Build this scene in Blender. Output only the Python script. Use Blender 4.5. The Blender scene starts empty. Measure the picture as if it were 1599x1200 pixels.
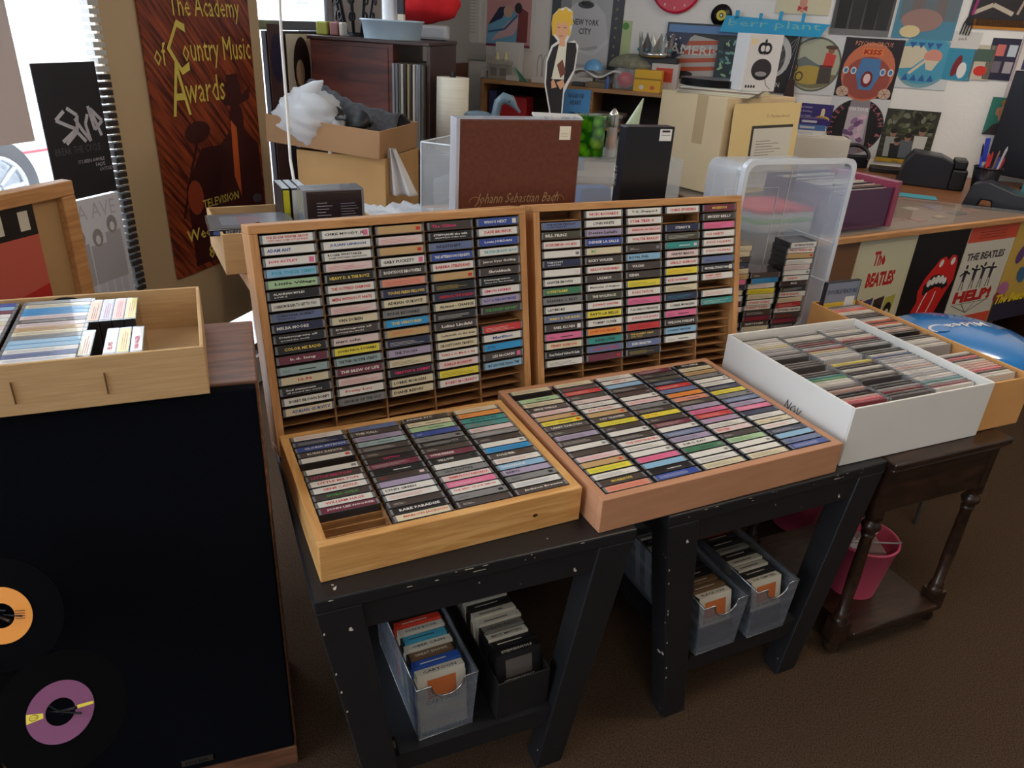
import bpy, math, random
from mathutils import Matrix, Vector
random.seed(7)
SC = bpy.context.scene
COL = SC.collection
# ------------------------------------------------------------------ camera, world, lights
F, PIT, ROLL, CZ = 1156.5, .4555, .0602, 1.479
cp, sp, cr, sr = math.cos(PIT), math.sin(PIT), math.cos(ROLL), math.sin(ROLL)
cam = bpy.data.objects.new('camera', bpy.data.cameras.new('camera')); COL.objects.link(cam)
fw = Vector((0, cp, -sp)); up0 = Vector((0, sp, cp)); r0 = Vector((1, 0, 0))
R = r0*cr + up0*sr; Uu = up0*cr - r0*sr
cm = Matrix((R, Uu, -fw)).transposed().to_4x4(); cm.translation = (0, 0, CZ)
cam.matrix_world = cm
cam.data.sensor_width = 36; cam.data.lens = F*36/1599; cam.data.clip_start = .02; cam.data.clip_end = 200
SC.camera = cam
SC.view_settings.view_transform = 'Standard'; SC.view_settings.look = 'None'
SC.view_settings.gamma = 1; SC.view_settings.use_curve_mapping = False
SC.view_settings.exposure = 0.32
W = bpy.data.worlds.new('sky'); SC.world = W; W.use_nodes = True
wb = W.node_tree.nodes['Background']; wb.inputs[0].default_value = (.80, .90, 1.0, 1); wb.inputs[1].default_value = 5.5

RY = -math.atan2(.292, .956)                      # the room is turned against the view
RC = Vector((-.4, 5.19, 0))                       # far left corner of the room
RU = Vector((math.cos(RY), math.sin(RY), 0)); RV = Vector((-math.sin(RY), math.cos(RY), 0))
def room(s, t, z): return RC + RU*s + RV*t + Vector((0, 0, z))
def area(name, loc, rot, sx, sy, power, color, portal=False):
    l = bpy.data.lights.new(name, 'AREA'); l.shape = 'RECTANGLE'; l.size = sx; l.size_y = sy; l.energy = power; l.color = color
    o = bpy.data.objects.new(name, l); COL.objects.link(o); o.location = loc; o.rotation_euler = rot
    if portal: l.cycles.is_portal = True
    return o
# daylight portal over the shop window on the left
area('window_portal', room(-.06, -5.2, 1.35), (0, math.radians(-90), RY), 2.5, 7.0, 1, (1, 1, 1), True)

# ------------------------------------------------------------------ materials
def lin(c): return tuple(((x/255)/12.92 if x/255 <= .04045 else ((x/255+.055)/1.055)**2.4) for x in c)
MC = {}
def M(col, rough=.5, metal=0, alpha=1, trans=0, name=None, coat=0, emit=0, spec=.5):
    k = (col, rough, metal, alpha, trans, coat, emit, spec)
    if k in MC: return MC[k]
    m = bpy.data.materials.new(name or 'mat'); m.use_nodes = True
    p = m.node_tree.nodes['Principled BSDF']
    p.inputs['Base Color'].default_value = (*lin(col), 1); p.inputs['Roughness'].default_value = rough
    p.inputs['Metallic'].default_value = metal; p.inputs['Alpha'].default_value = alpha
    p.inputs['Transmission Weight'].default_value = trans; p.inputs['Coat Weight'].default_value = coat
    p.inputs['Specular IOR Level'].default_value = spec
    if emit: p.inputs['Emission Color'].default_value = (*lin(col), 1); p.inputs['Emission Strength'].default_value = emit
    MC[k] = m; return m
def noisy(name, c1, c2, scale=(1, 1, 1), nscale=8, detail=4, rough=.5, bump=0, bscale=None, lo=.35, hi=.65, coat=0, metal=0, dist=0, spec=.5):
    m = bpy.data.materials.new(name); m.use_nodes = True; nt = m.node_tree; p = nt.nodes['Principled BSDF']
    tc = nt.nodes.new('ShaderNodeTexCoord'); mp = nt.nodes.new('ShaderNodeMapping'); mp.inputs['Scale'].default_value = scale
    n = nt.nodes.new('ShaderNodeTexNoise'); n.inputs['Scale'].default_value = nscale; n.inputs['Detail'].default_value = detail
    n.inputs['Distortion'].default_value = dist
    r = nt.nodes.new('ShaderNodeValToRGB'); r.color_ramp.elements[0].position = lo; r.color_ramp.elements[1].position = hi
    r.color_ramp.elements[0].color = (*lin(c1), 1); r.color_ramp.elements[1].color = (*lin(c2), 1)
    L = nt.links.new; L(tc.outputs['Object'], mp.inputs[0]); L(mp.outputs[0], n.inputs[0]); L(n.outputs[0], r.inputs[0]); L(r.outputs[0], p.inputs['Base Color'])
    p.inputs['Roughness'].default_value = rough; p.inputs['Coat Weight'].default_value = coat; p.inputs['Metallic'].default_value = metal
    p.inputs['Specular IOR Level'].default_value = spec
    if bump:
        b = nt.nodes.new('ShaderNodeBump'); b.inputs['Strength'].default_value = bump; b.inputs['Distance'].default_value = .004
        n2 = nt.nodes.new('ShaderNodeTexNoise'); n2.inputs['Scale'].default_value = bscale or nscale; n2.inputs['Detail'].default_value = 3
        L(tc.outputs['Object'], n2.inputs[0]); L(n2.outputs[0], b.inputs['Height']); L(b.outputs[0], p.inputs['Normal'])
    return m
def meshy(name, col, density, scale, rough=.35, metal=.9):
    m = bpy.data.materials.new(name); m.use_nodes = True; nt = m.node_tree; p = nt.nodes['Principled BSDF']
    p.inputs['Base Color'].default_value = (*lin(col), 1); p.inputs['Metallic'].default_value = metal; p.inputs['Roughness'].default_value = rough
    tc = nt.nodes.new('ShaderNodeTexCoord'); v = nt.nodes.new('ShaderNodeTexVoronoi'); v.inputs['Scale'].default_value = scale; v.inputs['Randomness'].default_value = 0
    g = nt.nodes.new('ShaderNodeMath'); g.operation = 'GREATER_THAN'; g.inputs[1].default_value = density
    nt.links.new(tc.outputs['Object'], v.inputs[0]); nt.links.new(v.outputs['Distance'], g.inputs[0])
    a = nt.nodes.new('ShaderNodeMath'); a.operation = 'MULTIPLY_ADD'; a.inputs[1].default_value = .25; a.inputs[2].default_value = .38
    nt.links.new(g.outputs[0], a.inputs[0]); nt.links.new(a.outputs[0], p.inputs['Alpha']); return m
def plaster(name, c, bump, sc): return noisy(name, c, tuple(max(0, x-8) for x in c), nscale=3, rough=.85, bump=bump, bscale=sc)
# woods run their grain along local x / y / z
oakx = noisy('oak', (176, 122, 72), (202, 150, 98), (1.2, 14, 14), 7, 5, .45, dist=.6)
oakz = noisy('oak', (176, 122, 72), (202, 150, 98), (14, 14, 1.2), 7, 5, .45, dist=.6)
oaky = noisy('oak', (176, 122, 72), (202, 150, 98), (14, 1.2, 14), 7, 5, .45, dist=.6)
slatm = noisy('slat', (132, 88, 48), (165, 118, 72), (2, 14, 14), 7, 4, .6)
pinex = noisy('pine', (192, 136, 74), (220, 170, 108), (1.0, 11, 11), 6, 5, .38, dist=1.2)
pinez = noisy('pine', (192, 136, 74), (220, 170, 108), (11, 11, 1.0), 6, 5, .38, dist=1.2)
tanx = noisy('tan_wood', (180, 128, 96), (190, 138, 104), (1.5, 10, 10), 5, 3, .45)
tanz = noisy('tan_wood', (180, 128, 96), (190, 138, 104), (10, 10, 1.5), 5, 3, .45)
blackw = noisy('black_paint', (26, 26, 29), (200, 190, 180), (1, 1, 1), 40, 2, .42, lo=.725, hi=.74, bump=.1, bscale=60)
brownw = noisy('dark_stained_wood', (32, 20, 15), (58, 38, 26), (2, 12, 12), 6, 5, .3, dist=.5)
walnut = noisy('walnut_veneer', (96, 62, 46), (122, 82, 62), (14, 1.5, 14), 6, 5, .35)
walnutx = noisy('walnut_veneer', (96, 62, 46), (132, 90, 66), (1.5, 14, 14), 6, 5, .35)
redwood = noisy('reddish_wood', (74, 28, 24), (120, 54, 40), (1, 1, 6), 3, 4, .4, dist=.8)
carpetm = noisy('carpet', (54, 42, 33), (84, 66, 51), nscale=260, detail=2, rough=1, bump=.6, bscale=320, spec=.1)
wallm = plaster('painted_plaster', (234, 231, 228), .5, 45)
card = noisy('cardboard', (186, 148, 102), (198, 160, 114), (1, 1, 20), 12, 2, .85)
cardin = noisy('cardboard_inside', (168, 132, 90), (180, 142, 98), nscale=6, rough=.9)
whitecard = noisy('white_cardboard', (216, 213, 208), (220, 217, 212), nscale=5, rough=.7)
grill = noisy('speaker_cloth', (8, 9, 13), (15, 17, 23), nscale=400, rough=.95, spec=.05)

# ------------------------------------------------------------------ mesh builder
TXT = {}
def textmesh(s, bold=0, shear=0):
    k = (s, bold, shear)
    if k not in TXT:
        c = bpy.data.curves.new('t', 'FONT'); c.body = s; c.size = 1; c.resolution_u = 1; c.shear = shear; c.offset = bold
        o = bpy.data.objects.new('t', c); COL.objects.link(o)
        dg = bpy.context.evaluated_depsgraph_get(); dg.update()
        me = bpy.data.meshes.new_from_object(o.evaluated_get(dg))
        vs = [tuple(v.co) for v in me.vertices]; fs = [tuple(p.vertices) for p in me.polygons]
        bpy.data.objects.remove(o); bpy.data.curves.remove(c); bpy.data.meshes.remove(me)
        if vs:
            x0 = min(v[0] for v in vs); y0 = min(v[1] for v in vs); x1 = max(v[0] for v in vs); y1 = max(v[1] for v in vs)
        else: x0 = y0 = 0; x1 = y1 = 1
        TXT[k] = ([(v[0]-x0, v[1]-y0) for v in vs], fs, x1-x0, y1-y0)
    return TXT[k]
class MB:
    def __init__(s): s.v = []; s.f = []; s.mi = []; s.m = []; s.sm = []
    def mat(s, m):
        if m not in s.m: s.m.append(m)
        return s.m.index(m)
    def add(s, vs, fs, m, T=None, smooth=False):
        b = len(s.v); i = s.mat(m)
        s.v += [tuple(T @ Vector(v)) if T else tuple(v) for v in vs]
        for f in fs: s.f.append(tuple(b+k for k in f)); s.mi.append(i); s.sm.append(smooth)
    def hexa(s, p, m, T=None):
        s.add(p, [(0, 3, 2, 1), (4, 5, 6, 7), (0, 1, 5, 4), (1, 2, 6, 5), (2, 3, 7, 6), (3, 0, 4, 7)], m, T)
    def box(s, x0, x1, y0, y1, z0, z1, m, T=None):
        s.hexa([(x0, y0, z0), (x1, y0, z0), (x1, y1, z0), (x0, y1, z0), (x0, y0, z1), (x1, y0, z1), (x1, y1, z1), (x0, y1, z1)], m, T)
    def prism(s, pts, y0, y1, m, T=None):          # outline in x,z pushed along y
        n = len(pts); a = sum(pts[i][0]*pts[(i+1) % n][1]-pts[(i+1) % n][0]*pts[i][1] for i in range(n))
        if a < 0: pts = pts[::-1]
        vs = [(x, y0, z) for x, z in pts]+[(x, y1, z) for x, z in pts]
        fs = [tuple(range(n)), tuple(range(2*n-1, n-1, -1))]+[((i+1) % n, i, n+i, n+(i+1) % n) for i in range(n)]
        s.add(vs, fs, m, T)
    def flat(s, pts, y, m, T=None):
        n = len(pts); a = sum(pts[i][0]*pts[(i+1) % n][1]-pts[(i+1) % n][0]*pts[i][1] for i in range(n))
        if a < 0: pts = pts[::-1]
        s.add([(x, y, z) for x, z in pts], [tuple(range(n))], m, T)
    def rect(s, x0, x1, z0, z1, y, m, T=None): s.flat([(x0, z0), (x1, z0), (x1, z1), (x0, z1)], y, m, T)
    def ell(s, cx, cz, rx, rz, y, m, n=20, a0=0, a1=360, rot=0, T=None):
        c, q = math.cos(math.radians(rot)), math.sin(math.radians(rot)); P = []
        k = n if a1-a0 >= 360 else n+1
        for i in range(k):
            a = math.radians(a0+(a1-a0)*i/n); x, z = rx*math.cos(a), rz*math.sin(a); P.append((cx+x*c-z*q, cz+x*q+z*c))
        s.flat(P, y, m, T)
    def line(s, pts, w, y, m, T=None):
        for (a, b), (c, d) in zip(pts[:-1], pts[1:]):
            l = math.hypot(c-a, d-b) or 1e-6; nx, nz = -(d-b)/l*w/2, (c-a)/l*w/2
            s.flat([(a+nx, b+nz), (c+nx, d+nz), (c-nx, d-nz), (a-nx, b-nz)], y, m, T)
    def text(s, t, x, z, h, m, y, w=None, al='l', rot=0, bold=0, shear=0, T=None):
        vs, fs, tw, th = textmesh(t, bold, shear)
        k = h/th if th else 1; kx = w/tw if w else k; W_ = tw*kx
        ox = 0 if al == 'l' else (-W_/2 if al == 'c' else -W_)
        c, q = math.cos(math.radians(rot)), math.sin(math.radians(rot))
        s.add([(x+(a*kx+ox)*c-b*k*q, y, z+(a*kx+ox)*q+b*k*c) for a, b in vs], fs, m, T)
    def cyl(s, p0, p1, r0, m, r1=None, n=16, T=None, caps=True):
        p0 = Vector(p0); p1 = Vector(p1); r1 = r0 if r1 is None else r1; d = (p1-p0).normalized()
        a = d.orthogonal().normalized(); b = d.cross(a)
        vs = [p0+(a*math.cos(6.28318*i/n)+b*math.sin(6.28318*i/n))*r0 for i in range(n)]+[p1+(a*math.cos(6.28318*i/n)+b*math.sin(6.28318*i/n))*r1 for i in range(n)]
        s.add(vs, [(i, (i+1) % n, n+(i+1) % n, n+i) for i in range(n)], m, T, True)
        if caps: s.add(vs, [tuple(range(n-1, -1, -1)), tuple(range(n, 2*n))], m, T)
    def tube(s, pts, r, m, n=8, T=None):
        pts = [Vector(p) for p in pts]
        vs = []; ref = None
        for i, p in enumerate(pts):
            d = (pts[min(i+1, len(pts)-1)]-pts[max(i-1, 0)]).normalized()
            a = d.orthogonal().normalized() if ref is None else (ref-d*ref.dot(d)).normalized()
            ref = a; b = d.cross(a); rr = r[i] if isinstance(r, (list, tuple)) else r
            vs += [p+(a*math.cos(6.28318*k/n)+b*math.sin(6.28318*k/n))*rr for k in range(n)]
        fs = [(i*n+k, i*n+(k+1) % n, (i+1)*n+(k+1) % n, (i+1)*n+k) for i in range(len(pts)-1) for k in range(n)]
        s.add(vs, fs, m, T, True); e = (len(pts)-1)*n
        s.add(vs, [tuple(range(n-1, -1, -1)), tuple(range(e, e+n))], m, T)
    def lathe(s, prof, m, n=24, T=None, sx=1, sy=1):
        vs = [(r*math.cos(6.28318*i/n)*sx, r*math.sin(6.28318*i/n)*sy, z) for r, z in prof for i in range(n)]
        fs = [(j*n+i, j*n+(i+1) % n, (j+1)*n+(i+1) % n, (j+1)*n+i) for j in range(len(prof)-1) for i in range(n)]
        s.add(vs, fs, m, T, True)
        e = (len(prof)-1)*n
        if prof[0][0] > 1e-5: s.add(vs, [tuple(range(n-1, -1, -1))], m, T)
        if prof[-1][0] > 1e-5: s.add(vs, [tuple(range(e, e+n))], m, T)
    def ball(s, c, r, m, n=16, k=10, T=None, f=None):
        r = r if isinstance(r, (list, tuple)) else (r, r, r); vs = []
        for j in range(k+1):
            th = math.pi*j/k
            for i in range(n):
                ph = 6.28318*i/n; v = Vector((math.sin(th)*math.cos(ph), math.sin(th)*math.sin(ph), math.cos(th)))
                q = f(v) if f else 1
                vs.append((c[0]+v.x*r[0]*q, c[1]+v.y*r[1]*q, c[2]+v.z*r[2]*q))
        s.add(vs, [(j*n+i, (j+1)*n+i, (j+1)*n+(i+1) % n, j*n+(i+1) % n) for j in range(k) for i in range(n)], m, T, True)
    def surf(s, fn, nu, nv, m, T=None):
        vs = [fn(i/nu, j/nv) for j in range(nv+1) for i in range(nu+1)]
        s.add(vs, [(j*(nu+1)+i, j*(nu+1)+i+1, (j+1)*(nu+1)+i+1, (j+1)*(nu+1)+i) for j in range(nv) for i in range(nu)], m, T, True)
    def mesh(s, name):
        me = bpy.data.meshes.new(name); me.from_pydata(s.v, [], s.f)
        for m in s.m: me.materials.append(m)
        me.polygons.foreach_set('material_index', s.mi); me.polygons.foreach_set('use_smooth', s.sm); me.update(); return me
    def build(s, name, parent=None, mx=None, bevel=0, label=None, solid=0):
        o = bpy.data.objects.new(name, s.mesh(name)); COL.objects.link(o)
        if parent: o.parent = parent
        if mx is not None: o.matrix_world = mx
        if solid: q = o.modifiers.new('s', 'SOLIDIFY'); q.thickness = solid; q.offset = 0
        if bevel: q = o.modifiers.new('b', 'BEVEL'); q.width = bevel; q.segments = 2; q.limit_method = 'ANGLE'; q.angle_limit = .6
        if label: o['label'] = label
        return o
def fr(x, y, z, yaw=0, lean=0, roll=0):
    return Matrix.Translation((x, y, z)) @ Matrix.Rotation(yaw, 4, 'Z') @ Matrix.Rotation(-lean, 4, 'X') @ Matrix.Rotation(roll, 4, 'Y')
def tag(o, label, cat, group=None, kind=None):
    n = len(label.split()); assert 4 <= n <= 16, (n, label)
    o['label'] = label; o['category'] = cat
    if group: o['group'] = group
    if kind: o['kind'] = kind
    return o
def root(name, mx, label, cat, group=None):
    o = bpy.data.objects.new(name, None); COL.objects.link(o); o.matrix_world = mx; o.empty_display_size = .05
    return tag(o, label, cat, group)
def struct(mb, name, mx=None, bevel=0):
    o = mb.build(name, mx=mx, bevel=bevel); o['kind'] = 'structure'; return o
ORD = ['zeroth', 'first', 'second', 'third', 'fourth', 'fifth', 'sixth', 'seventh', 'eighth', 'ninth', 'tenth', 'eleventh', 'twelfth', 'thirteenth', 'fourteenth', 'fifteenth', 'sixteenth', 'seventeenth', 'eighteenth', 'nineteenth', 'twentieth'] + ['twenty-'+x for x in ('first', 'second', 'third', 'fourth', 'fifth', 'sixth', 'seventh', 'eighth', 'ninth')] + ['thirtieth'] + ['thirty-'+x for x in ('first', 'second', 'third', 'fourth', 'fifth', 'sixth', 'seventh', 'eighth', 'ninth')]+['fortieth']
# where a sight line meets a level, a depth or a wall of the room
def ray(px, py):
    X, Y = (px-800)/F, (py-600)/F
    x = cr*X+sr*Y; y = -sr*X+cr*Y
    return Vector((x, cp-y*sp, -sp-y*cp))
EYE = Vector((0, 0, CZ))
def at(px, py, z): r = ray(px, py); return EYE+r*((z-CZ)/r.z)
def aty(px, py, Y): r = ray(px, py); return EYE+r*(Y/r.y)
def hit(px, py, p0, n): r = ray(px, py); return EYE+r*((p0-EYE).dot(n)/r.dot(n))
def onback(px, py, t=0): q = hit(px, py, room(0, t, 0), RV)-RC; return q.dot(RU), q.z
def onleft(px, py, s=0): q = hit(px, py, room(s, 0, 0), RU)-RC; return q.dot(RV), q.z
# ------------------------------------------------------------------ the room
mb = MB(); mb.box(-.3, 7, -9, .3, -.1, 0, carpetm)
T0 = fr(RC.x, RC.y, 0, RY)
struct(mb, 'floor', T0)
mb = MB(); mb.box(-.3, 7, -9, .3, 2.75, 2.85, M((225, 223, 218), .9)); struct(mb, 'ceiling', T0)
mb = MB(); mb.box(0, 7, 0, .15, 0, 2.75, wallm); struct(mb, 'wall_back', T0)
mb = MB(); mb.box(6.6, 6.75, -9, 0, 0, 2.75, wallm); struct(mb, 'wall_right', T0)
mb = MB(); mb.box(0, 6.6, -9, -8.85, 0, 2.75, wallm); struct(mb, 'wall_front', T0)
brick = bpy.data.materials.new('painted_brick'); brick.use_nodes = True
nt = brick.node_tree; bt = nt.nodes.new('ShaderNodeTexBrick'); tc = nt.nodes.new('ShaderNodeTexCoord'); mp = nt.nodes.new('ShaderNodeMapping')
mp.inputs['Rotation'].default_value = (math.radians(90), 0, math.radians(90)); bt.inputs['Scale'].default_value = 6
bt.inputs['Color1'].default_value = (.75, .75, .74, 1); bt.inputs['Color2'].default_value = (.68, .68, .67, 1); bt.inputs['Mortar'].default_value = (.42, .41, .4, 1); bt.inputs['Mortar Size'].default_value = .035
bt.inputs['Brick Width'].default_value = .75; bt.inputs['Row Height'].default_value = .4
bp = nt.nodes.new('ShaderNodeBump'); bp.inputs['Strength'].default_value = .6; bp.inputs['Distance'].default_value = .02; bp.invert = True
nt.links.new(tc.outputs['Object'], mp.inputs[0]); nt.links.new(mp.outputs[0], bt.inputs[0]); nt.links.new(bt.outputs[0], nt.nodes['Principled BSDF'].inputs[0])
nt.links.new(bt.outputs['Fac'], bp.inputs['Height']); nt.links.new(bp.outputs[0], nt.nodes['Principled BSDF'].inputs['Normal'])
# left wall: brick pier by the corner, shop window from there towards the street door
mb = MB(); mb.box(-.2, 0, -1.62, 0, 0, 2.75, brick); mb.box(-.2, 0, -9, -1.62, 2.55, 2.75, wallm); mb.box(-.2, 0, -9, -1.62, 0, .12, wallm)
mb.box(-.2, 0, -9, -8.75, 0, 2.75, wallm)
struct(mb, 'wall_left', T0)
alu = M((150, 152, 156), .3, .9)
glass = M((255, 255, 255), .02, 0, .10)
mb = MB()
for y in (-1.64, -2.235, -4.6, -6.7, -8.72): mb.cyl((-.04, y, .12), (-.04, y, 2.55), .03, alu, n=12); mb.box(-.11, -.03, y-.03, y+.03, .12, 2.55, alu)
for z in (.12, 2.50): mb.box(-.11, -.02, -8.75, -1.62, z, z+.05, alu)
mb.box(-.11, -.02, -2.235, -1.62, 1.395, 1.43, alu)
w = mb.build('window_1', mx=T0); w['kind'] = 'structure'
mb = MB(); mb.box(-.075, -.07, -8.72, -1.64, .15, 2.52, glass)
g = mb.build('glass_pane', mx=None, parent=w)
# pavement outside
mb = MB(); mb.box(-25, -.25, -25, 20, -.25, -.1, noisy('asphalt', (150, 150, 152), (175, 174, 172), nscale=30, rough=.9)); struct(mb, 'ground', T0)
mb = MB(); mb.box(-.2, .012, -1.6, 0, 0, .09, M((60, 45, 38), .6)); 
struct(mb, 'baseboard_left', T0)
mb = MB(); mb.box(0, 6.6, -.014, 0, 0, .09, M((60, 45, 38), .6)); struct(mb, 'baseboard_back', T0)

# fluorescent ceiling lights
ceil_lab = ['near the camera', 'over the cassette tables', 'over the far counter']
for i, (s, t) in enumerate([(2.6, -5.6), (2.9, -3.3), (3.3, -1.3)]):
    r = root('ceiling_light', T0 @ Matrix.Translation((s, t, 2.75)), 'white fluorescent ceiling light '+ceil_lab[i], 'light', 'ceiling lights')
    mb = MB(); mb.box(-.62, .62, -.16, .16, -.06, 0, M((230, 230, 228), .5)); mb.build('housing', r)
    mb = MB(); mb.box(-.59, .59, -.13, .13, -.075, -.06, M((255, 240, 218), .5, emit=15.5)); mb.build('diffuser', r)

# ------------------------------------------------------------------ wooden cassette racks
CP, TH = .117, .017
def rack(mx, n, rows, p, D, wx, wz, label, name='cassette_rack', deep=.016):
    Wd = n*CP+2*TH-.004; H = rows*p+2*TH
    r = root(name, mx, label, 'rack')
    mb = MB(); mb.box(0, Wd, 0, D, H-TH, H, wx); mb.build('top_rail', r, bevel=.0018)
    mb = MB(); mb.box(0, Wd, 0, D, 0, TH, wx); mb.build('bottom_rail', r, bevel=.0018)
    for x in (0, Wd-TH):
        mb = MB(); mb.box(x, x+TH, .0006, D, TH, H-TH, wz); mb.build('side_rail', r, bevel=.001)
    mb = MB(); mb.box(TH, Wd-TH, D-.004, D, TH, H-TH, slatm); mb.build('back_panel', r)
    for i in range(1, n):
        x = TH+i*CP-.004; mb = MB(); mb.box(x, x+.004, deep-.004, D-.004, TH, H-TH, slatm); mb.build('divider', r)
    for i in range(1, rows):
        z = TH+i*p; mb = MB()
        for c in range(n): mb.box(TH+c*CP+(.0001 if c else 0), TH+(c+1)*CP-.0042, deep, D-.0042, z-.0014, z+.0014, slatm)
        mb.build('slot_shelf', r)
    return r
D0 = .0752
def leanbox(x, y, yaw, lean): return fr(x, y, .615+D0*math.sin(lean)+.0005, yaw, lean)
mR1 = leanbox(-.4781, 1.3144, .5302, .1932); mR2 = leanbox(.0704, 1.6318, .4482, .2273)
LAY = Matrix.Rotation(-math.pi/2, 4, 'X')
def laid(x, y, yaw, D): return Matrix.Translation((x, y, .6155+D)) @ Matrix.Rotation(yaw, 4, 'Z') @ LAY
mT1 = laid(-.2999, .9603, .4619, D0); mT2 = laid(.1806, 1.1409, .4622, D0)
p1, pT1, pT2 = .0222, (.3836-.034)/16, (.478-.034)/20
rack(mR1, 5, 20, p1, D0, oakx, oakz, 'upright oak cassette rack on the left, leaning behind the pine tray')
rack(mR2, 5, 20, p1, D0, oakx, oakz, 'upright oak cassette rack on the right, leaning below the tall black box set')
rack(mT1, 4, 16, pT1, D0, pinex, pinez, 'smaller knotty pine cassette tray lying flat, four columns wide', 'cassette_tray')
rack(mT2, 5, 20, pT2, D0, tanx, tanz, 'larger smooth tan cassette tray lying flat, five columns wide', 'cassette_tray')
knot = MB(); knot.ell(.405, .040, .006, .004, -.0004, M((96, 56, 26), .5), 14)
# (the knot sits on the long front side of the pine tray)
kt = [o for o in bpy.data.objects if o.name.startswith('bottom_rail')][2]
km = MB(); km.ell(0, 0, .0055, .0038, 0, M((100, 58, 28), .5), 14); km.ell(0, 0, .0028, .002, -.0002, M((58, 32, 16), .5), 10)
k = km.build('wood_knot', kt); k.matrix_local = Matrix.Translation((.40, .040, -.0004)) @ Matrix.Rotation(math.pi/2, 4, 'X') @ Matrix.Rotation(0, 4, 'Z')

# ------------------------------------------------------------------ cassettes
CC = {'W': ((222, 217, 209), 'white'), 'C': ((214, 200, 168), 'cream'), 'K': ((30, 28, 30), 'black'), 'N': ((38, 42, 72), 'navy'), 'B': ((48, 72, 150), 'blue'),
      'L': ((135, 178, 208), 'light blue'), 'S': ((40, 145, 205), 'sky blue'), 'T': ((52, 142, 136), 'teal'), 'G': ((125, 123, 122), 'grey'), 'D': ((68, 57, 52), 'dark grey'),
      'R': ((200, 48, 48), 'red'), 'P': ((222, 110, 150), 'pink'), 'M': ((112, 42, 62), 'maroon'), 'Y': ((226, 208, 60), 'yellow'), 'O': ((226, 142, 60), 'orange'),
      'E': ((62, 118, 84), 'green'), 'V': ((165, 150, 176), 'lilac'), 'A': ((192, 156, 106), 'tan'), 'I': ((220, 196, 192), 'pale pink'), 'F': ((165, 195, 150), 'pale green'),
      'X': ((72, 68, 50), 'olive'), 'U': ((214, 142, 118), 'salmon'), 'H': ((150, 172, 172), 'grey-green'), 'Q': ((100, 112, 150), 'slate blue')}
TC = {'k': (35, 33, 38), 'r': (200, 40, 45), 'p': (215, 50, 110), 'b': (45, 70, 150), 'w': (225, 222, 215), 'y': (225, 195, 80), 't': (60, 160, 180), 'o': (220, 110, 60), 'g': (70, 160, 80)}
TN = {'k': 'black', 'r': 'red', 'p': 'pink', 'b': 'blue', 'w': 'white', 'y': 'gold', 't': 'turquoise', 'o': 'orange', 'g': 'green'}
casem = M((52, 49, 50), .15, coat=.6); caseclear = M((150, 152, 156), .1, alpha=.6, coat=.5)
def cas_mesh():
    mb = MB(); c = .0012; x = .0545; z1 = .0175
    mb.prism([(-x+c, 0), (x-c, 0), (x, c), (x, z1-c), (x-c, z1), (-x+c, z1), (-x, z1-c), (-x, c)], 0, .070, casem)
    for sx in (-1, 1): mb.box(sx*.0515-.0022, sx*.0515+.0022, -.0006, .008, .001, z1-.001, caseclear)
    mb.rect(-.05, .05, .0004, .0014, -.0003, caseclear)
    return mb.mesh('cassette')
CM = cas_mesh(); LM = {}
def lab_mesh(bg, txt, tcol, var=0):
    k = (bg, txt, tcol, var)
    if k in LM: return LM[k]
    mb = MB(); m = M(CC[bg][0], .33, coat=.35); rnd = random.Random(str(k))
    mb.prism([(-.0488, .0010), (.0488, .0010), (.0488, .0167), (-.0488, .0167)], -.0009, 0, m)
    t = M(TC[tcol], .5); y = -.0011
    if txt.startswith('='):                        # fine print only
        for j in range(3): mb.rect(-.044, -.044+rnd.uniform(.05, .085), .0045+j*.003, .0051+j*.003, y, t)
    elif txt:
        L = min(.076, .0052*len(txt)); x0 = rnd.choice([-.044, -.036, -.56*L])
        x0 = min(x0, .046-L*1.12)
        if '/' in txt:
            a, b = txt.split('/'); mb.text(a, -.042, .0096, .0046, t, y, w=min(.082, .0048*len(a)), bold=.03); mb.text(b, -.040, .0040, .0034, t, y, w=min(.080, .0036*len(b)), bold=.02)
        else: mb.text(txt, x0, .0056, .0066, t, y, w=min(.086, L*1.12), bold=.03)
        if var: mb.rect(.036, .046, .0032, .0140, y, M(CC[var][0], .5))
    else:
        if rnd.random() < .6: mb.rect(-.043, -.043+rnd.uniform(.01, .03), .0060, .0068, y, t); mb.rect(-.043, -.043+rnd.uniform(.01, .02), .0090, .0096, y, t)
        if rnd.random() < .5: mb.rect(.036, .0455, .0050, .0120, y, M(CC[rnd.choice('GDKIR')][0], .5))
        if rnd.random() < .4: mb.rect(-.01, .025, .0065, .0085, y, t)
    LM[k] = mb.mesh('spine_card'); return LM[k]
def cassette(mx, spec, where, group):
    q = spec.split(':'); bg = q[0]; txt = q[1] if len(q) > 1 else ''; tcol = q[2] if len(q) > 2 and q[2] else ('w' if bg in 'KNBDMXT' else 'k'); var = q[3] if len(q) > 3 else 0
    o = bpy.data.objects.new('cassette', CM); COL.objects.link(o); o.matrix_world = mx
    tag(o, CC[bg][1]+' cassette '+where, 'cassette', group)
    c = bpy.data.objects.new('spine_card', lab_mesh(bg, txt, tcol, var)); COL.objects.link(c); c.parent = o
    return o
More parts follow.
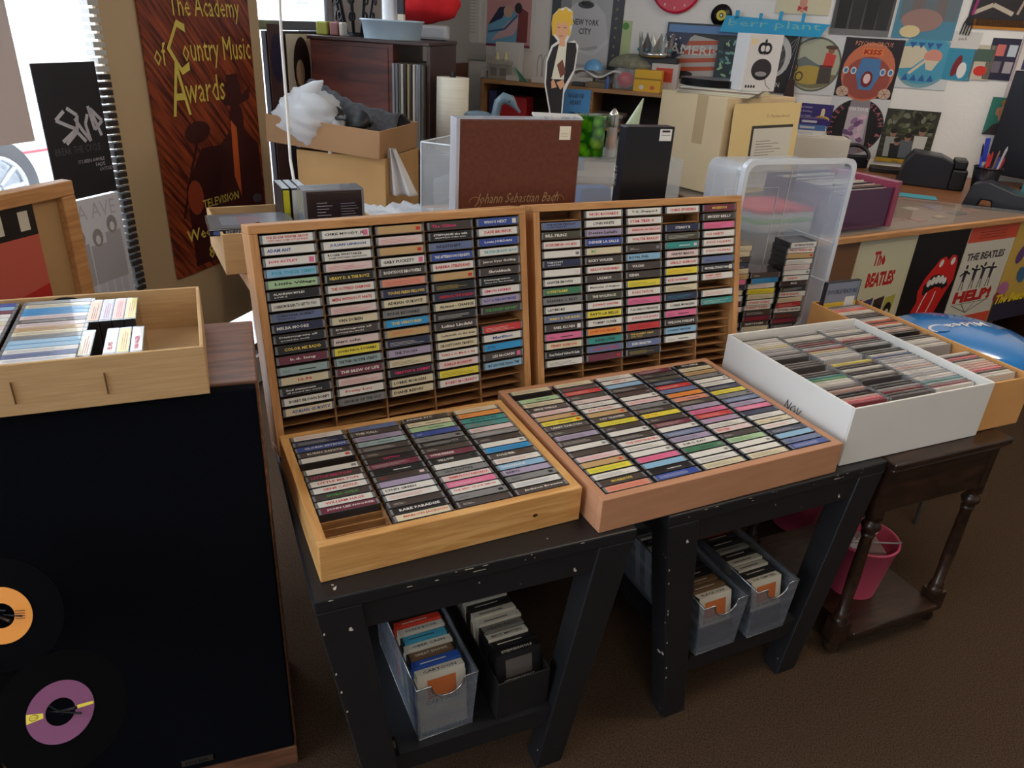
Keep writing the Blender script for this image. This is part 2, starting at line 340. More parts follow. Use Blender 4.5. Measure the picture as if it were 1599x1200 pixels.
def fill(mx, cols, p, where, group, top, jit=.0012, up=0):
    rows = len(cols[0])
    for ci, col in enumerate(cols):
        assert len(col) <= rows, (where, ci, len(col))
        for ri, spec in enumerate(col):
            if spec == '-': continue
            z = TH+(rows-1-ri)*p+.0015
            x = TH+ci*CP+.0565+random.uniform(-.0008, .0008)
            loc = Matrix.Translation((x, up+random.uniform(-jit, jit), z+.0001))
            if up:      # in the flat trays they lie a little loose
                loc = loc @ Matrix.Rotation(random.uniform(-.006, .006), 4, 'Z') @ Matrix.Diagonal((1, 1, 1.07, 1))
            cassette(mx @ loc, spec, where.format(ORD[ri+1], ORD[ci+1]), group)
def S(t): return [x.strip() for x in t.split(';')]
R1 = [S('W:THE EDGAR WINTER GROUP/THEY ONLY COME OUT AT NIGHT:r;W:ADAM ANT:b;W:JON ASTLEY:p:P;L:FOR THESE TIMES:t;F:Little Village:k;K:ALANNAH MYLES/LOVE IS;W:LORRIE MORGAN TO GET TO YOU;Q:CHRISTINE ALBERT/TEXAFRANCE;N:MELBA MOORE;K:Disintegrate all/around the world;K:COLOR ME BADD:y;M:k.d. lang;H;C:10.90:r;K:2nd statement/all around the world;W:BOBBY BROWN BOBBY:k;C:ADRIAN GURVITZ:b;-;-;-'),
      S('W:CHRIS MOODY, JR.::P;W:JULIAN LENNON:b;W:ROGER WHITTAKER/ROGER WHITTAKER\'S GREATEST HITS;I:=:r;K:HEAVY D. & THE BOYZ:y;W:THE OUTFIELD DIAMOND:r;W:MEN WITHOUT HATS:r;I:=:r;C:VAN DUREN:k;D:Disintegrate all/around the world;I:marc cohn;Y:JOHN PAUL POWERS;H:THE THRU BLUSTER STREETS;M:THE BREW OF LIFE;I:=:r;W:Pretty Lou:r;G:GEORGE OF THE OLD;-;-;-'),
      S('A;I:=:r;A;W:GARY PUCKETT::P;D:RIGHTEOUS BROTHERS;U:=:r;N:YOUNG FRESH FELLOWS:y;C:ADRIAN GURVITZ;G:EDDIE RECHARD;S:THE VENTURES:y;A:JON GOLD:o;N:=:w;V:THE TOUCH;C:=:k;K:TIMOTHY B. SCHMIT:p;C:LORRIE MORGAN;C:DIANE REEVES;-;-;-'),
      S('D:The Chimes:p;K:STEPHANE the talk/GRAPPELLI of the town;Q:NIGHTSHIFT;B:THE AFTERNOON DELIGHTS;W:BARBRA STREISAND:r;A;K:=:y;N:AMERICA THE DREAM:r;C:Abstract - CHANGE;K:=:w;D:Lukas Lindahl;C:Ladysmith on the train;C:CROSSTOWN TRAFFIC;W:TAKE 6 So Much 2 Say:r;I:KARLA BONOFF:r;Y:=:k;W:BOBBY McCREADY:p;-;-;-'),
      S('B:WHO\'S NEXT::W;W:DAVE BRUBECK:r;B:Louis JORDAN;W:THE SPENCER DAVIS GROUP:t;D:James Dyer Golding;D:Shriekback;K:Disintegration/Home For The Holidays;W:SIMON HARRIS:p;V:NOT A FAN ANYMORE:b;D:THE KINSEY REPORT:g;-;R:=:w;W:Marillion:b;S:OTTO:k;D:LES McCANN::P;L:PRO ANOTHER TANGO TIME;-;-;-;-')]
R2 = [S('-;Q:THE ELVIS PRESLEY/GOSPEL TREASURY;X:BILL PRINZ:w;W:RITCHIE SAMBORA - SOUL MUSIC:r;W;N:TOM SCOTT/FLASHPOINT;W:::R;W:SAWYER BROWN;E:SUPERTRAMP:y;G:BARBARA C. RILEY:k;W:LATIMORE:k;Q:MARIO & THE BAND:y;D:EARL KLUGH::W;P;C:PENNY GORDON:r;K:Steal Behind Velvet N Satin;W:=:k;-;-;-'),
      S('W:NICKI RICHARDS:r;W:LYNN WHITE;V:Denise LaSalle:k;B:DENISE LA SALLE;C:MG:g;D:RICKY WALKER;W:FABULOUS THUNDERBIRDS:r;D:LAZARUS;W:Memories of Avignon;X:THE WOLFPACK;W:JOHNNY WINTER:r;Y:PATTI LA BELLE;W:TOMMY OLIVER;O:JOHN COLTRANE:r;T:DAVID LYNN:k;Q:SONIC ODYSSEY:r;M::w:W;-;-;-'),
      S('W:T.G. Sheppard;W:STAR TREK II:r;I:KEISHA JACKSON:r;W:WALTER BEASLEY:r;D::w:W;L:ROYAL PHIL;D:VULCAN;D:KENIA;Y:=:k;W:KOKO TAYLOR:r;P:=:k;W:TULIO ENRIQUE FERNANDEZ;W:JULIO IGLESIAS:p;R:=:k;D:THE ROBERT CRAY/BAND TODAY:y;Q:KEN MARTIN:w;K:=:y;-;-;-'),
      S('W:CHRIS SPHEERIS:r;-;N:STEADY B;X:=:w;T;I:HARVEY MASON;W:GERALD ALBRIGHT:r;Y:=:r;W:RICK HOWARD:r;C:=:k;N:=:t;W:LORRIE MORGAN;P;D:WILSON PHILLIPS;L:JOHNNY MATHIS:k;W:::U;-;-;-;-'),
      S('M:MORRISON:y;D:MICKEY REILLY;P:=:r;W:OLD HABITS:r;W:JULIO IGLESIAS:r;W:JULIO IGLESIAS:r;Q;K:MICHAEL STANLEY BAND::W;W:SAMMY FRIES/HEARTS & HEROES:r;-;W:=:r;T:=:w;-;-;-;-;-;-;-;-')]
T1 = [S('W:=:r;N:=:w;B:GLORIA ESTEFAN;D:RUBEN ZAPATA;W::r:R;-;W;D:LITTLE MILTON:p;W:LITTLE MILTON:r;W:GENE CASTLE:r;D:SPYRO GYRA:g;W:WILLIAM HAGE:r;M:JOHN LEE HOOKER;-;-;-'),
      S('Q;D:THE CALL;V:=:k;H;D:=:w;D;K:TATTOO:p;M:=:w;K;D::r:Q;V::p;W:LYNN GREEN;W:=:r;D;K:RARE PARADISE;C:MARLON JACKSON:r')
      , S('D:JUNIOR ETC;C;F;B;G;K:=:w;D;M:WINDBREAK;K:YELLOW;W::k:R;G:LEO KOTTKE;I:EMMYLOU NEVADA:r;P:=:w;W:THE BEST OF JOE SIMON:r;G;D'),
      S('C:=:r;O;T:GEORGE DUKE:k;T:=:r;I;G:=:w;D;W;S:=:k;D:SOLDIER;W:=:r;L:TANGERINE:w;V:BABYS;G;W:=:b;D:Jackson Browne')]
T2 = [S('C:=:k;-;F;C:=:k;D:MIKE WELLS;I:=:r;A;Y::k;D:LARRY CARLTON;D;V:=:k;D:=:w;W;D:::P;I:=:p;A;Y:=:g;W:=:k;D:MORRISON:y;U:=:r'),
      S('C:=:k;D:=:p;R:=:w;D;I;W:=:k;W:BAD ENGLISH:r;A;D:PAT TRAVERS;Y:=:g;D;W;D:=:w;W:THE PRETENDERS:r;W:=:k;W;P:=:r;L;K;B:=:w'),
      S('W:=:k;W:SINITTA:r;L:=:w;D:=:w;D::r;W;I:=:p;G;D:=:w;Y:ZZ TOP:o;D;M:=:w;W;Q:=:w;V:=:k;W:B.M.G. KAU;E;W::k;W:=:k;C:=:k'),
      S('M:=:w;D;X;N:=:w;R:=:w;Q;O:=:r;U;D:=:w;V;P:=:k;R:=:w;V:=:p;W:=:k;I:SISTER:r;D;F:=:k;W;W::r:M;C:=:k'),
      S('K:PAUL MAYA;C:=:k;A:=:k;G;W;W:=:k;N:=:w;Y:=:k;G;Q:=:w;V:=:k;P:=:w;N;W:=:k;C;W:=:r;N:=:w;L;Q;B:=:w')]
fill(mR1, R1, p1, '{} from the top in {} column of left upright rack', 'cassettes in the left upright rack', True)
fill(mR2, R2, p1, '{} from the top in {} column of right upright rack', 'cassettes in the right upright rack', True)
fill(mT1, T1, pT1, '{} from the back in {} column of pine tray', 'cassettes in the pine tray', False, jit=.0004, up=.0006)
fill(mT2, T2, pT2, '{} from the back in {} column of tan tray', 'cassettes in the tan tray', False, jit=.0004, up=.0006)

# ------------------------------------------------------------------ black end tables with slanting legs
def end_table(x, y, yaw, label, Wd=.612, Dp=.60):
    r = root('end_table', fr(x, y, 0, yaw), label, 'table', 'black end tables with slanting legs')
    mb = MB(); mb.box(0, Wd, 0, Dp, .588, .615, blackw); cm_ = M((206, 192, 176), .7); rn = random.Random(label)
    for k in range(16):
        x = rn.uniform(.02, Wd-.02); w_ = rn.uniform(.0015, .006) if k else .012; z = rn.choice([.6095, .6105, .602])
        mb.flat([(x-w_, z), (x+w_, z+.0003), (x+w_*.6, z+.0018), (x-w_*.7, z+.002)], -.0004, cm_)
    mb.build('table_top', r, bevel=.003)
    s = .09; lw = .078
    for sx in (0, 1):
        for sy in (0, 1):
            xt = 0.001 if sx == 0 else Wd-lw-.001; xb = xt+(s if sx == 0 else -s)
            yt = .001 if sy == 0 else Dp-.061; yb = yt+(0 if sy == 0 else 0)
            mb = MB(); mb.hexa([(xb, yb, 0), (xb+lw*.8, yb, 0), (xb+lw*.8, yb+.05, 0), (xb, yb+.05, 0), (xt, yt, .588), (xt+lw, yt, .588), (xt+lw, yt+.06, .588), (xt, yt+.06, .588)], blackw)
            if sx == 0 and sy == 0:
                for k in range(7): z = rn.uniform(.05, .56); x = xt+.004+s*(1-z/.588); mb.flat([(x-.001, z), (x+.002, z+.001), (x+.0015, z+.006), (x-.001, z+.005)], .0005, cm_)
            mb.build('leg', r, bevel=.003)
    for yy in (.006, Dp-.03):
        mb = MB(); mb.box(lw, Wd-lw, yy, yy+.022, .53, .588, blackw); mb.build('apron', r)
    for xx in (.014, Wd-.036):
        mb = MB(); mb.box(xx, xx+.022, .062, Dp-.062, .53, .588, blackw); mb.build('apron', r)
    for yy in (.010, Dp-.035):
        mb = MB(); mb.box(.125, Wd-.125, yy, yy+.025, .125, .165, blackw); mb.build('stretcher', r, bevel=.002)
    mb = MB(); mb.box(.112, Wd-.112, .052, Dp-.062, .165, .177, blackw); mb.box(.14, Wd-.14, .008, .0519, .165, .177, blackw); mb.build('lower_shelf', r)
    return r
a = at(490, 942, .615); end_table(a.x, a.y, .4206, 'chipped black end table with slanting legs under the pine cassette tray')
a = at(1047, 808, .615); end_table(a.x, a.y, .457, 'chipped black end table with slanting legs under the tan cassette tray')
# ------------------------------------------------------------------ loudspeaker on the left
sk = root('floor_speaker', fr(-.422, 1.095, 0, .36), 'tall black-grilled floor speaker carrying the cardboard box of cassettes', 'speaker')
SW, SH, SD = .46, .918, .285
mb = MB(); mb.box(-SW, 0, .006, SD, 0, SH, walnutx); mb.build('cabinet', sk, bevel=.003)
mb = MB(); mb.box(-SW+.004, -.004, -.018, .0059, .055, SH-.003, grill); mb.build('grille', sk, bevel=.004)
mb = MB(); mb.box(-SW, 0, -.018, .0058, .0, .052, walnutx); mb.build('plinth', sk, bevel=.002)
mb = MB(); mb.box(-.225, -.165, -.0205, -.0181, .075, .090, M((120, 118, 115), .3, .9)); mb.text('FISHER', -.195, .0785, .008, M((20, 20, 22), .5), -.0207, w=.045, al='c', bold=.02); mb.build('name_plate', sk)

def carton(name, mx, w, d, h, label, m=card, mi=None, t=.004, cat='box', group=None):
    r = root(name, mx, label, cat, group); mi = mi or m
    for n, b in (('front_panel', (0, w, 0, t, 0, h)), ('back_panel', (0, w, d-t, d, 0, h)), ('side_panel', (0, t, t+.0001, d-t-.0001, 0, h)), ('side_panel', (w-t, w, t+.0001, d-t-.0001, 0, h)), ('bottom_panel', (t+.0001, w-t-.0001, t+.0001, d-t-.0001, 0, t))):
        mb = MB(); mb.box(*b, m); mb.build(n, r, bevel=.0015)
    return r
# cardboard tray of cassettes on the speaker
bw, bd, bh = .52, .294, .082
bp = at(329, 615, .9195)
mBX = fr(bp.x, bp.y, .9195, .41) @ Matrix.Translation((-bw, 0, 0))
bx = carton('cardboard_tray', mBX, bw, bd, bh, 'tan cardboard tray of cassettes with two staples, on the black speaker', t=.006)
stp = M((150, 120, 80), .35, .8)
for x in (bw-.262, bw-.142):
    mb = MB(); mb.cyl((x, -.0012, .020), (x, -.0012, .055), .0014, stp, n=8); mb.build('staple', bx)
mb = MB(); mb.ell(.30, bh-.010, .022, .008, bd-.0065, M((25, 20, 18), .8), 16, 0, 180); mb.build('finger_hole', bx)
lc = S('B:=:w;L:=:k;M:=:w;W:=:r;W:=:k;C:=:k;I:=:r;W:=:k;I:=:r;G:=:k;W:=:r;C:=:k;I:=:r;W:=:k;C:=:r')
lc2 = S('G:=:w;C:=:k;S:=:k;S:=:k;I:=:k;D:=:w;I:=:k;A:=:k;C:=:k;G:=:k;L:=:w;L:=:w;W:=:k;Q:=:k;W:=:b')
UPW = Matrix.Rotation(-math.pi/2, 4, 'X')
gz = .0005
def boxcas(x, y, spec, where, rz=0):      # standing on edge, spine up
    m = mBX @ Matrix.Translation((x, y, .0065+.070+.001)) @ Matrix.Rotation(rz, 4, 'Z') @ UPW
    cassette(m, spec, where, 'cassettes in the cardboard tray')
for ci, (col, x) in enumerate(((lc, bw-.340), (lc2, bw-.226))):
    for k, sp_ in enumerate(col): boxcas(x, .012+(len(col)-1-k)*.0179, sp_, f'{ORD[k+1]} from the back in {["left", "second"][ci]} column of cardboard tray')
col0 = (lc[3:]+lc2[:3])[6:]
for k, sp_ in enumerate(col0): boxcas(bw-.4545, .012+(len(col0)-1-k)*.0179, sp_, f'{ORD[len(col0)-k]} from the front in outermost column of cardboard tray')
for k, sp_ in enumerate(S('O:=:k;V:=:r;U:=:r;Y:=:r')): boxcas(bw-.158+k*.0185, .213, sp_, f'{ORD[k+1]} from left in back row beside the bare corner', math.pi/2)
for k, (sp_, dx) in enumerate(zip(S('C:=:r;W:ELVIS:r;Y:=:r;W:VAN HALEN:p'), (0, .034, .052, .071))): boxcas(bw-.158+dx, .068, sp_, f'{ORD[k+1]} from left in front row of cardboard tray', math.pi/2)

# framed film poster behind the tray, leaning by the window
fa = hit(97, 279, room(.42, 0, 0), RU)
fm = Matrix.Translation((fa.x, fa.y, 0)) @ Matrix.Rotation(RY+math.pi/2, 4, 'Z') @ Matrix.Rotation(math.radians(0), 4, 'X')
fz = fa.z
f = root('framed_poster', fm @ Matrix.Translation((0, 0, .0)), 'wood-framed red poster with black film strip, standing by the window', 'framed poster')
fw_, fh_ = .80, fz-.0
for b in ((-fw_, 0, fh_-.032, fh_), (-fw_, 0, 0, .04), (-fw_, -fw_+.035, .0401, fh_-.0321), (-.035, 0, .0401, fh_-.0321)):
    mb = MB(); mb.box(b[0], b[1], -.03, 0, b[2], b[3], oakx); mb.build('frame_bar', f, bevel=.003)
mb = MB(); mb.box(-fw_+.036, -.036, -.012, -.006, .041, fh_-.033, cardin); mb.build('mat_board', f)
mb = MB(); z1 = fh_-.033; y = -.0125
mb.rect(-fw_+.036, -.098, .06, z1, y, M((196, 92, 78), .5)); mb.rect(-fw_+.036, -.098, z1-.068, z1, y-.0004, M((18, 16, 20), .4))
for k in range(9): mb.rect(-.138-k*.062, -.114-k*.062, z1-.055, z1-.014, y-.0008, M((210, 205, 190), .5))
mb.flat([(-fw_+.036, .06), (-.098, .06), (-.098, z1-.18), (-fw_+.036, z1-.30)], y-.0004, M((180, 40, 30), .5)); mb.build('print', f)
mb = MB(); mb.box(-.7, -.1, .005, .02, 0, fh_-.1, M((60, 45, 35), .8)); mb.build('backing_board', f)

# ------------------------------------------------------------------ white box and brown box of compact discs
cdc = M((150, 153, 158), .12, alpha=.72, coat=.5)
mb = MB(); mb.box(-.071, .071, 0, .0102, 0, .1245, cdc); CDM = mb.mesh('cd_case'); CDL = {}
CDC = [((150, 146, 146), 'grey'), ((92, 84, 82), 'dark grey'), ((205, 198, 190), 'off-white'), ((196, 160, 150), 'pinkish'), ((120, 40, 50), 'maroon'), ((70, 66, 66), 'charcoal'), ((172, 168, 172), 'silver'), ((190, 176, 130), 'sandy'), ((74, 130, 130), 'teal'), ((212, 110, 120), 'pink'), ((214, 196, 80), 'yellow'), ((100, 150, 100), 'green'), ((60, 70, 110), 'navy'), ((36, 32, 34), 'black'), ((200, 90, 60), 'rust')]
def cd(mx, c, where, group):
    if c not in CDL:
        mb = MB(); m = M(CDC[c][0], .3, coat=.3); mb.box(-.0655, .0655, -.0003, .0106, .003, .1249, m)
        mb.box(-.05, -.01, .003, .0042, .1249, .1251, M((40, 38, 40), .5)); mb.box(-.06, .05, .0075, .0082, .1249, .1251, M((230, 228, 226), .4)); CDL[c] = mb.mesh('paper_insert')
    o = bpy.data.objects.new('cd_case', CDM); COL.objects.link(o); o.matrix_world = mx
    tag(o, CDC[c][1]+' compact disc case '+where, 'compact disc', group)
    q = bpy.data.objects.new('paper_insert', CDL[c]); COL.objects.link(q); q.parent = o
mWB = fr(.748, 1.440, .6165, .43)
ww, wd, wh = .452, .44, .147
wbx = carton('white_box', mWB, ww, wd, wh, 'white cardboard box full of compact discs in three columns', whitecard, t=.005)
ink = M((50, 50, 60), .6)
mb = MB(); Ts = Matrix.Rotation(-math.pi/2, 4, 'Z')
mb.text('NOV', 0, 0, .030, ink, -.0004, w=.055, shear=.3, al='c', rot=-8)
nv = mb.build('handwriting', wbx); nv.matrix_local = Matrix.Translation((-.0003, .17, .045)) @ Ts
rnd = random.Random(3)
pal = [0, 1, 2, 3, 6, 0, 2, 1, 5, 6, 4, 7]
runs = [[(0.012, 5, [4, 9, 3, 13, 13]), (.075, 9, [3, 1, 0, 2, 2, 11, 8, 5, 1]), (.205, 3, [5, 1, 1]), (.262, 12, None)],
        [(.012, 6, [1, 5, 4, 0, 13, 5, 1]), (.10, 9, [5, 1, 2, 13, 5, 2, 13, 1, 10]), (.225, 16, None)],
        [(.012, 20, [2, 4, 0, 8, 6, 2, 0, 6, 2, 0, 3, 6, 2, 0, 6, 0, 12, 2, 13, 1]), (.262, 14, None)]]
cn = ['left', 'middle', 'right']
for ci, rs in enumerate(runs):
    n = 0
    for y0, k, cl in rs:
        for j in range(k):
            n += 1; c = cl[j] if cl else rnd.choice(pal); le = math.radians(12)
            m = mWB @ Matrix.Translation((.080+ci*.146+rnd.uniform(-.001, .001), y0+.003+j*.0117, .0075+.0005)) @ Matrix.Rotation(-le, 4, 'X')
            if y0+.003+j*.0117+.125*math.sin(le)+.011 > wd-.006: continue
            cd(m, c, f'{ORD[n]} from the front in {cn[ci]} column of white box', 'compact discs in the white box')
# brown box to its right
mBB = mWB @ Matrix.Translation((ww+.004, .012, .0008))
b2w, b2d, b2h = .165, .60, .135
bb = carton('brown_box', mBB, b2w, b2d, b2h, 'long brown cardboard box of compact discs behind the white box', noisy('orange_card', (204, 146, 84), (214, 158, 96), nscale=5, rough=.85), t=.005)
n = 0
for y0, k in ((.012, 12), (.20, 7), (.30, 20)):
    for j in range(k):
        n += 1; cd(mBB @ Matrix.Translation((.0825, y0+.003+j*.0117, .006+.0015)) @ Matrix.Rotation(-.2, 4, 'X'), rnd.choice([3, 1, 0, 14, 5, 2, 13, 9, 2]), f'{ORD[n]} from the front in the brown box', 'compact discs in the brown box')
# DVD case standing at its back
d = root('dvd_case', mBB @ Matrix.Translation((.010, b2d-.035, .055)), 'grey and yellow double feature disc case standing at the back of brown box', 'disc case')
mb = MB(); mb.box(0, .137, 0, .014, 0, .15, M((40, 40, 48), .3)); mb.build('case', d)
mb = MB(); mb.rect(.003, .134, .002, .148, -.0004, M((120, 128, 142), .35)); mb.rect(.003, .134, .004, .085, -.0006, M((212, 176, 60), .4)); mb.text('DOUBLE FEATURE', .068, .112, .014, M((50, 60, 80), .5), -.0009, w=.118, al='c', bold=.02)
mb.rect(.085, .124, .065, .1, -.0009, M((210, 208, 205), .5)); mb.build('cover', d)

# ------------------------------------------------------------------ dark drop-leaf stand
q = at(1395, 728, .615); st = root('turned_leg_stand', fr(q.x+.010, q.y+.002, 0, .43), 'worn dark brown side stand with turned legs and lower shelf', 'table')
sw, sd = .405, .42
mb = MB(); mb.box(0, sw, 0, sd, .596, .615, brownw); mb.box(.006, sw-.006, .005, sd-.005, .588, .596, brownw); mb.build('table_top', st, bevel=.004)
mb = MB(); mb.box(.035, sw-.03, .018, .034, .465, .5879, brownw); mb.build('apron', st, bevel=.002)
for xx in (.02, sw-.036):
    mb = MB(); mb.box(xx, xx+.014, .0561, sd-.0561, .50, .5879, brownw); mb.build('apron', st)
prof = [(.021, .465), (.021, .44), (.012, .435), (.018, .428), (.024, .415), (.018, .402), (.012, .398), (.017, .392), (.017, .386), (.0135, .38), (.016, .25), (.0135, .135), (.018, .13), (.014, .122), (.02, .116), (.02, .108)]
for i, (x, y) in enumerate(((.018, .018), (sw-.03, .018), (.018, sd-.04), (sw-.03, sd-.04))):
    mb = MB(); T = Matrix.Translation((x+.012, y+.018, 0))
    if y > .1 or True: mb.box(x-.009, x+.033, y-.003, y+.039, .465, .5878, brownw) if y > .1 else mb.box(x-.009, x+.0149, y-.003, y+.039, .465, .5878, brownw)
    mb.lathe(prof, brownw, 16, T); mb.box(x-.010, x+.034, y-.004, y+.040, .045, .108, brownw); mb.lathe([(.012, 0), (.017, .006), (.02, .02), (.014, .034), (.02, .045)], brownw, 16, T); mb.build('leg', st)
mb = MB(); mb.box(.053, sw-.041, .0, sd-.005, .062, .082, brownw); mb.build('lower_shelf', st, bevel=.003)
def bucket(mx, label, r1=.066, r2=.088, h=.165):
    o = root('pink_bucket', mx, label, 'bucket', 'pink buckets'); pk = M((214, 86, 116), .45)
    mb = MB(); mb.lathe([(r1, 0), (r2, h), (r2+.003, h+.001), (r2+.003, h+.007), (r2-.002, h+.007), (r2-.003, h), (r1-.003, .004), (0, .004)], pk, 32); mb.build('pail', o)
    mb = MB(); mb.tube([(-(r2+.004), 0, h-.004)]+[(-(r2+.004)*math.cos(a*math.pi/8), -.02-.03*math.sin(a*math.pi/8), h+.004+.018*math.sin(a*math.pi/8)) for a in range(1, 8)]+[((r2+.004), 0, h-.004)], .0022, M((190, 190, 190), .3, .8)); mb.build('bail_handle', o)
    return o
q = st.matrix_world @ Vector((.195, .155, .0825)); pb = bucket(Matrix.Translation(q), 'bright pink bucket on the lower shelf of the brown stand')
mb = MB(); mb.box(-.05, .045, -.008, .008, -.008, .008, M((226, 222, 216), .5), Matrix.Translation((.0, .0, .16)) @ Matrix.Rotation(-.5, 4, 'Y') @ Matrix.Rotation(.5, 4, 'Z')); mb.box(-.08, -.02, -.015, .015, -.014, .014, M((226, 222, 216), .5), Matrix.Translation((-.01, -.02, .155)))
o = mb.build('white_bracket', mx=Matrix.Translation(q)); tag(o, 'white plastic bracket poking out of the pink bucket on stand', 'bracket')
mb = MB(); mb.box(-.045, .045, -.045, .045, 0, .145, M((150, 120, 120), .7)); o = mb.build('paper_packet', mx=Matrix.Translation(q+Vector((.0, .0, .006)))); tag(o, 'dull paper packet inside the pink bucket on stand', 'packet')
q = at(1238, 815, 0); bucket(Matrix.Translation((q.x, q.y, 0)), 'darker pink bucket on the carpet behind the black tables')
# blue topped round stool/fan beyond the boxes
q = root('round_appliance', fr(1.475, 2.30, 0, .30) @ Matrix.Scale(1.03, 4), 'round blue-topped white appliance beside the long brown box', 'appliance')
mb = MB(); mb.lathe([(0, .55), (.17, .552), (.215, .56), (.232, .575), (.228, .585)], M((222, 220, 214), .35), 40); mb.build('white_body', q)
for k in range(3):
    a = 2.0+k*2.094; mb = MB(); mb.cyl((.15*math.cos(a), .15*math.sin(a), .552), (.19*math.cos(a), .19*math.sin(a), 0), .008, M((150, 152, 156), .3, .9), n=10); mb.build('leg', q)
mb = MB(); mb.lathe([(.2285, .5855), (.225, .598), (.19, .618), (.13, .636), (.06, .645), (0, .647)], M((38, 128, 208), .18, coat=.8), 40); mb.build('blue_lid', q)
mb = MB(); Tl = Matrix.Translation((0, 0, 0)) @ Matrix.Rotation(-math.pi/2, 4, 'X'); wtx = M((225, 228, 230), .4)
def lidz(x, y): r = math.hypot(x, y); return .6478-.8*r*r*.85 if r < .13 else .636-.0005
tb = MB(); tb.text('Midea', 0, 0, .036, wtx, 0, w=.155, al='c', bold=.02); tb.ell(.106, .020, .034, .030, 0, wtx, 24, 200, 400); tb.ell(.104, .022, .028, .024, -.0006, M((38, 128, 208), .18, coat=.8), 24)
# the letters lie on the dome, read from the far side
vv = []
for (x, y, z) in tb.v:
    X, Y = -(x), -(z)+.02; r = math.hypot(X, Y); hz = .6475-.62*r*r-.0; vv.append((X, Y, hz+.0016-(y if y else 0)*1))
lg = MB(); lg.v = vv; lg.f = tb.f; lg.mi = tb.mi; lg.m = tb.m; lg.sm = tb.sm; lg.build('lettering', q)

# ------------------------------------------------------------------ wire mesh baskets and eight-track tapes
meshm = meshy('wire_mesh', (160, 168, 182), .62, 330, .4, .6); rimm = M((170, 172, 178), .25, .9)
def basket(mx, label, w=.125, l=.30, h=.148):
    r = root('mesh_basket', mx, label, 'basket', 'silver wire mesh baskets'); k = .006
    def P(x, y, z): return (x+(k if x < w/2 else -k)*(1-z/h), y+(k if y < l/2 else -k)*(1-z/h), z)
    def quad(name, pts):
        mb = MB(); mb.add(pts, [tuple(range(len(pts)))], meshm); mb.build(name, r, solid=.0012)
    quad('side_mesh', [P(0, 0, 0), P(0, l, 0), P(0, l, h), P(0, 0, h)]); quad('side_mesh', [P(w, 0, 0), P(w, l, 0), P(w, l, h), P(w, 0, h)])
    quad('back_mesh', [P(0, l, 0), P(w, l, 0), P(w, l, h), P(0, l, h)]); quad('bottom_mesh', [P(0, 0, .0015), P(w, 0, .0015), P(w, l, .0015), P(0, l, .0015)])
    arc = [(w/2+.034*math.cos(math.radians(a)), h-.002+.034*math.sin(math.radians(a))) for a in range(360, 175, -15)]
    pts = [P(0, 0, 0), P(w, 0, 0), P(w, 0, h)]+[(x, k*(1-z/h), z) for x, z in arc]+[P(0, 0, h)]
    quad('front_mesh', pts)
    mb = MB(); rr = .0022
    mb.tube([P(w/2-.034, 0, h), P(0, 0, h), P(0, l, h), P(w, l, h), P(w, 0, h), P(w/2+.034, 0, h)]+[(x, k*(1-z/h), z) for x, z in arc], rr, rimm, n=8); mb.build('rim', r)
    mb = MB(); mb.tube([P(0, 0, .002), P(w, 0, .002), P(w, l, .002), P(0, l, .002), P(0, 0, .002)], .002, rimm, n=8); mb.build('base_wire', r)
    return r
T8 = {}
T8C = {'w': ((206, 200, 186), 'cream'), 'k': ((26, 25, 27), 'black'), 'r': ((214, 62, 40), 'red'), 'b': ((40, 84, 170), 'blue'), 'y': ((150, 150, 50), 'olive-yellow'), 'g': ((120, 118, 112), 'grey'), 't': ((60, 150, 180), 'turquoise'), 'n': ((110, 84, 60), 'brown')}
def tape8(mx, c, lc_, txt, where, group):
    k = (c, lc_, txt)
    if k not in T8:
        mb = MB(); mb.box(-.050, .050, 0, .0205, 0, .132, M(T8C[c][0], .4)); mb.box(-.052, .052, .002, .0185, .05, .118, M(T8C[c][0], .4)); a = mb.mesh('eight_track_tape')
        mb = MB(); m = M(T8C[lc_][0], .45); mb.box(-.046, .046, -.0006, .0185, .055, .1327, m)
        t = M((50, 45, 45), .5) if lc_ in 'wgty' else M((215, 205, 190), .5)
        if txt:
            mb.text(txt, 0, .062, .009, t, -.001, w=.07, al='c', bold=.02)
            vs, fs, tw, th = textmesh(txt, .02); mb.add([((a_/tw-.5)*.07, .004+b_/th*.008, .1330) for a_, b_ in vs], fs, t)
        else: mb.box(-.035, .02, .006, .009, .1327, .1329, t)
        mb.rect(-.03, .03, .075, .118, -.001, M((196, 110, 60) if lc_ == 'w' else (90, 84, 80), .5)); T8[k] = (a, mb.mesh('tape_label'))
    o = bpy.data.objects.new('eight_track_tape', T8[k][0]); COL.objects.link(o); o.matrix_world = mx
    tag(o, T8C[lc_][1]+'-labelled eight-track tape '+where, 'tape', group)
    q = bpy.data.objects.new('tape_label', T8[k][1]); COL.objects.link(q); q.parent = o
def tapes(mx, spec, where, group, x, y0, z0=.004, pitch=.0235, lean=.2):
    for i, s in enumerate(spec):
        c, l, *t = s.split(':'); t = t[0] if t else ''
        m = mx @ Matrix.Translation((x+random.uniform(-.002, .002), y0+i*pitch, z0+.004)) @ Matrix.Rotation(-lean, 4, 'X')
        tape8(m, c, l, t, f'{ORD[i+1]} from the front in {where}', group)
m1 = fr(-.1445, 1.003, .1775, .462); basket(m1, 'silver mesh basket of tapes under the pine tray table')
tapes(m1, ['w:w:CARTOON', 'b:b:', 'k:n:GREAT SHOWS', 'w:w:OBER CASH', 'k:t:', 'w:w:SONG BOOK', 'r:r:', 'k:k:', 'k:k:', 'k:y:'], 'mesh basket beside black carton', 'eight-track tapes in the nearest basket', .0625, .014)
m2 = fr(.010, 1.072, .1775, .462); carton('black_carton', m2, .118, .31, .10, 'black open carton of tapes under the pine tray table', M((14, 14, 15), .6), t=.003)
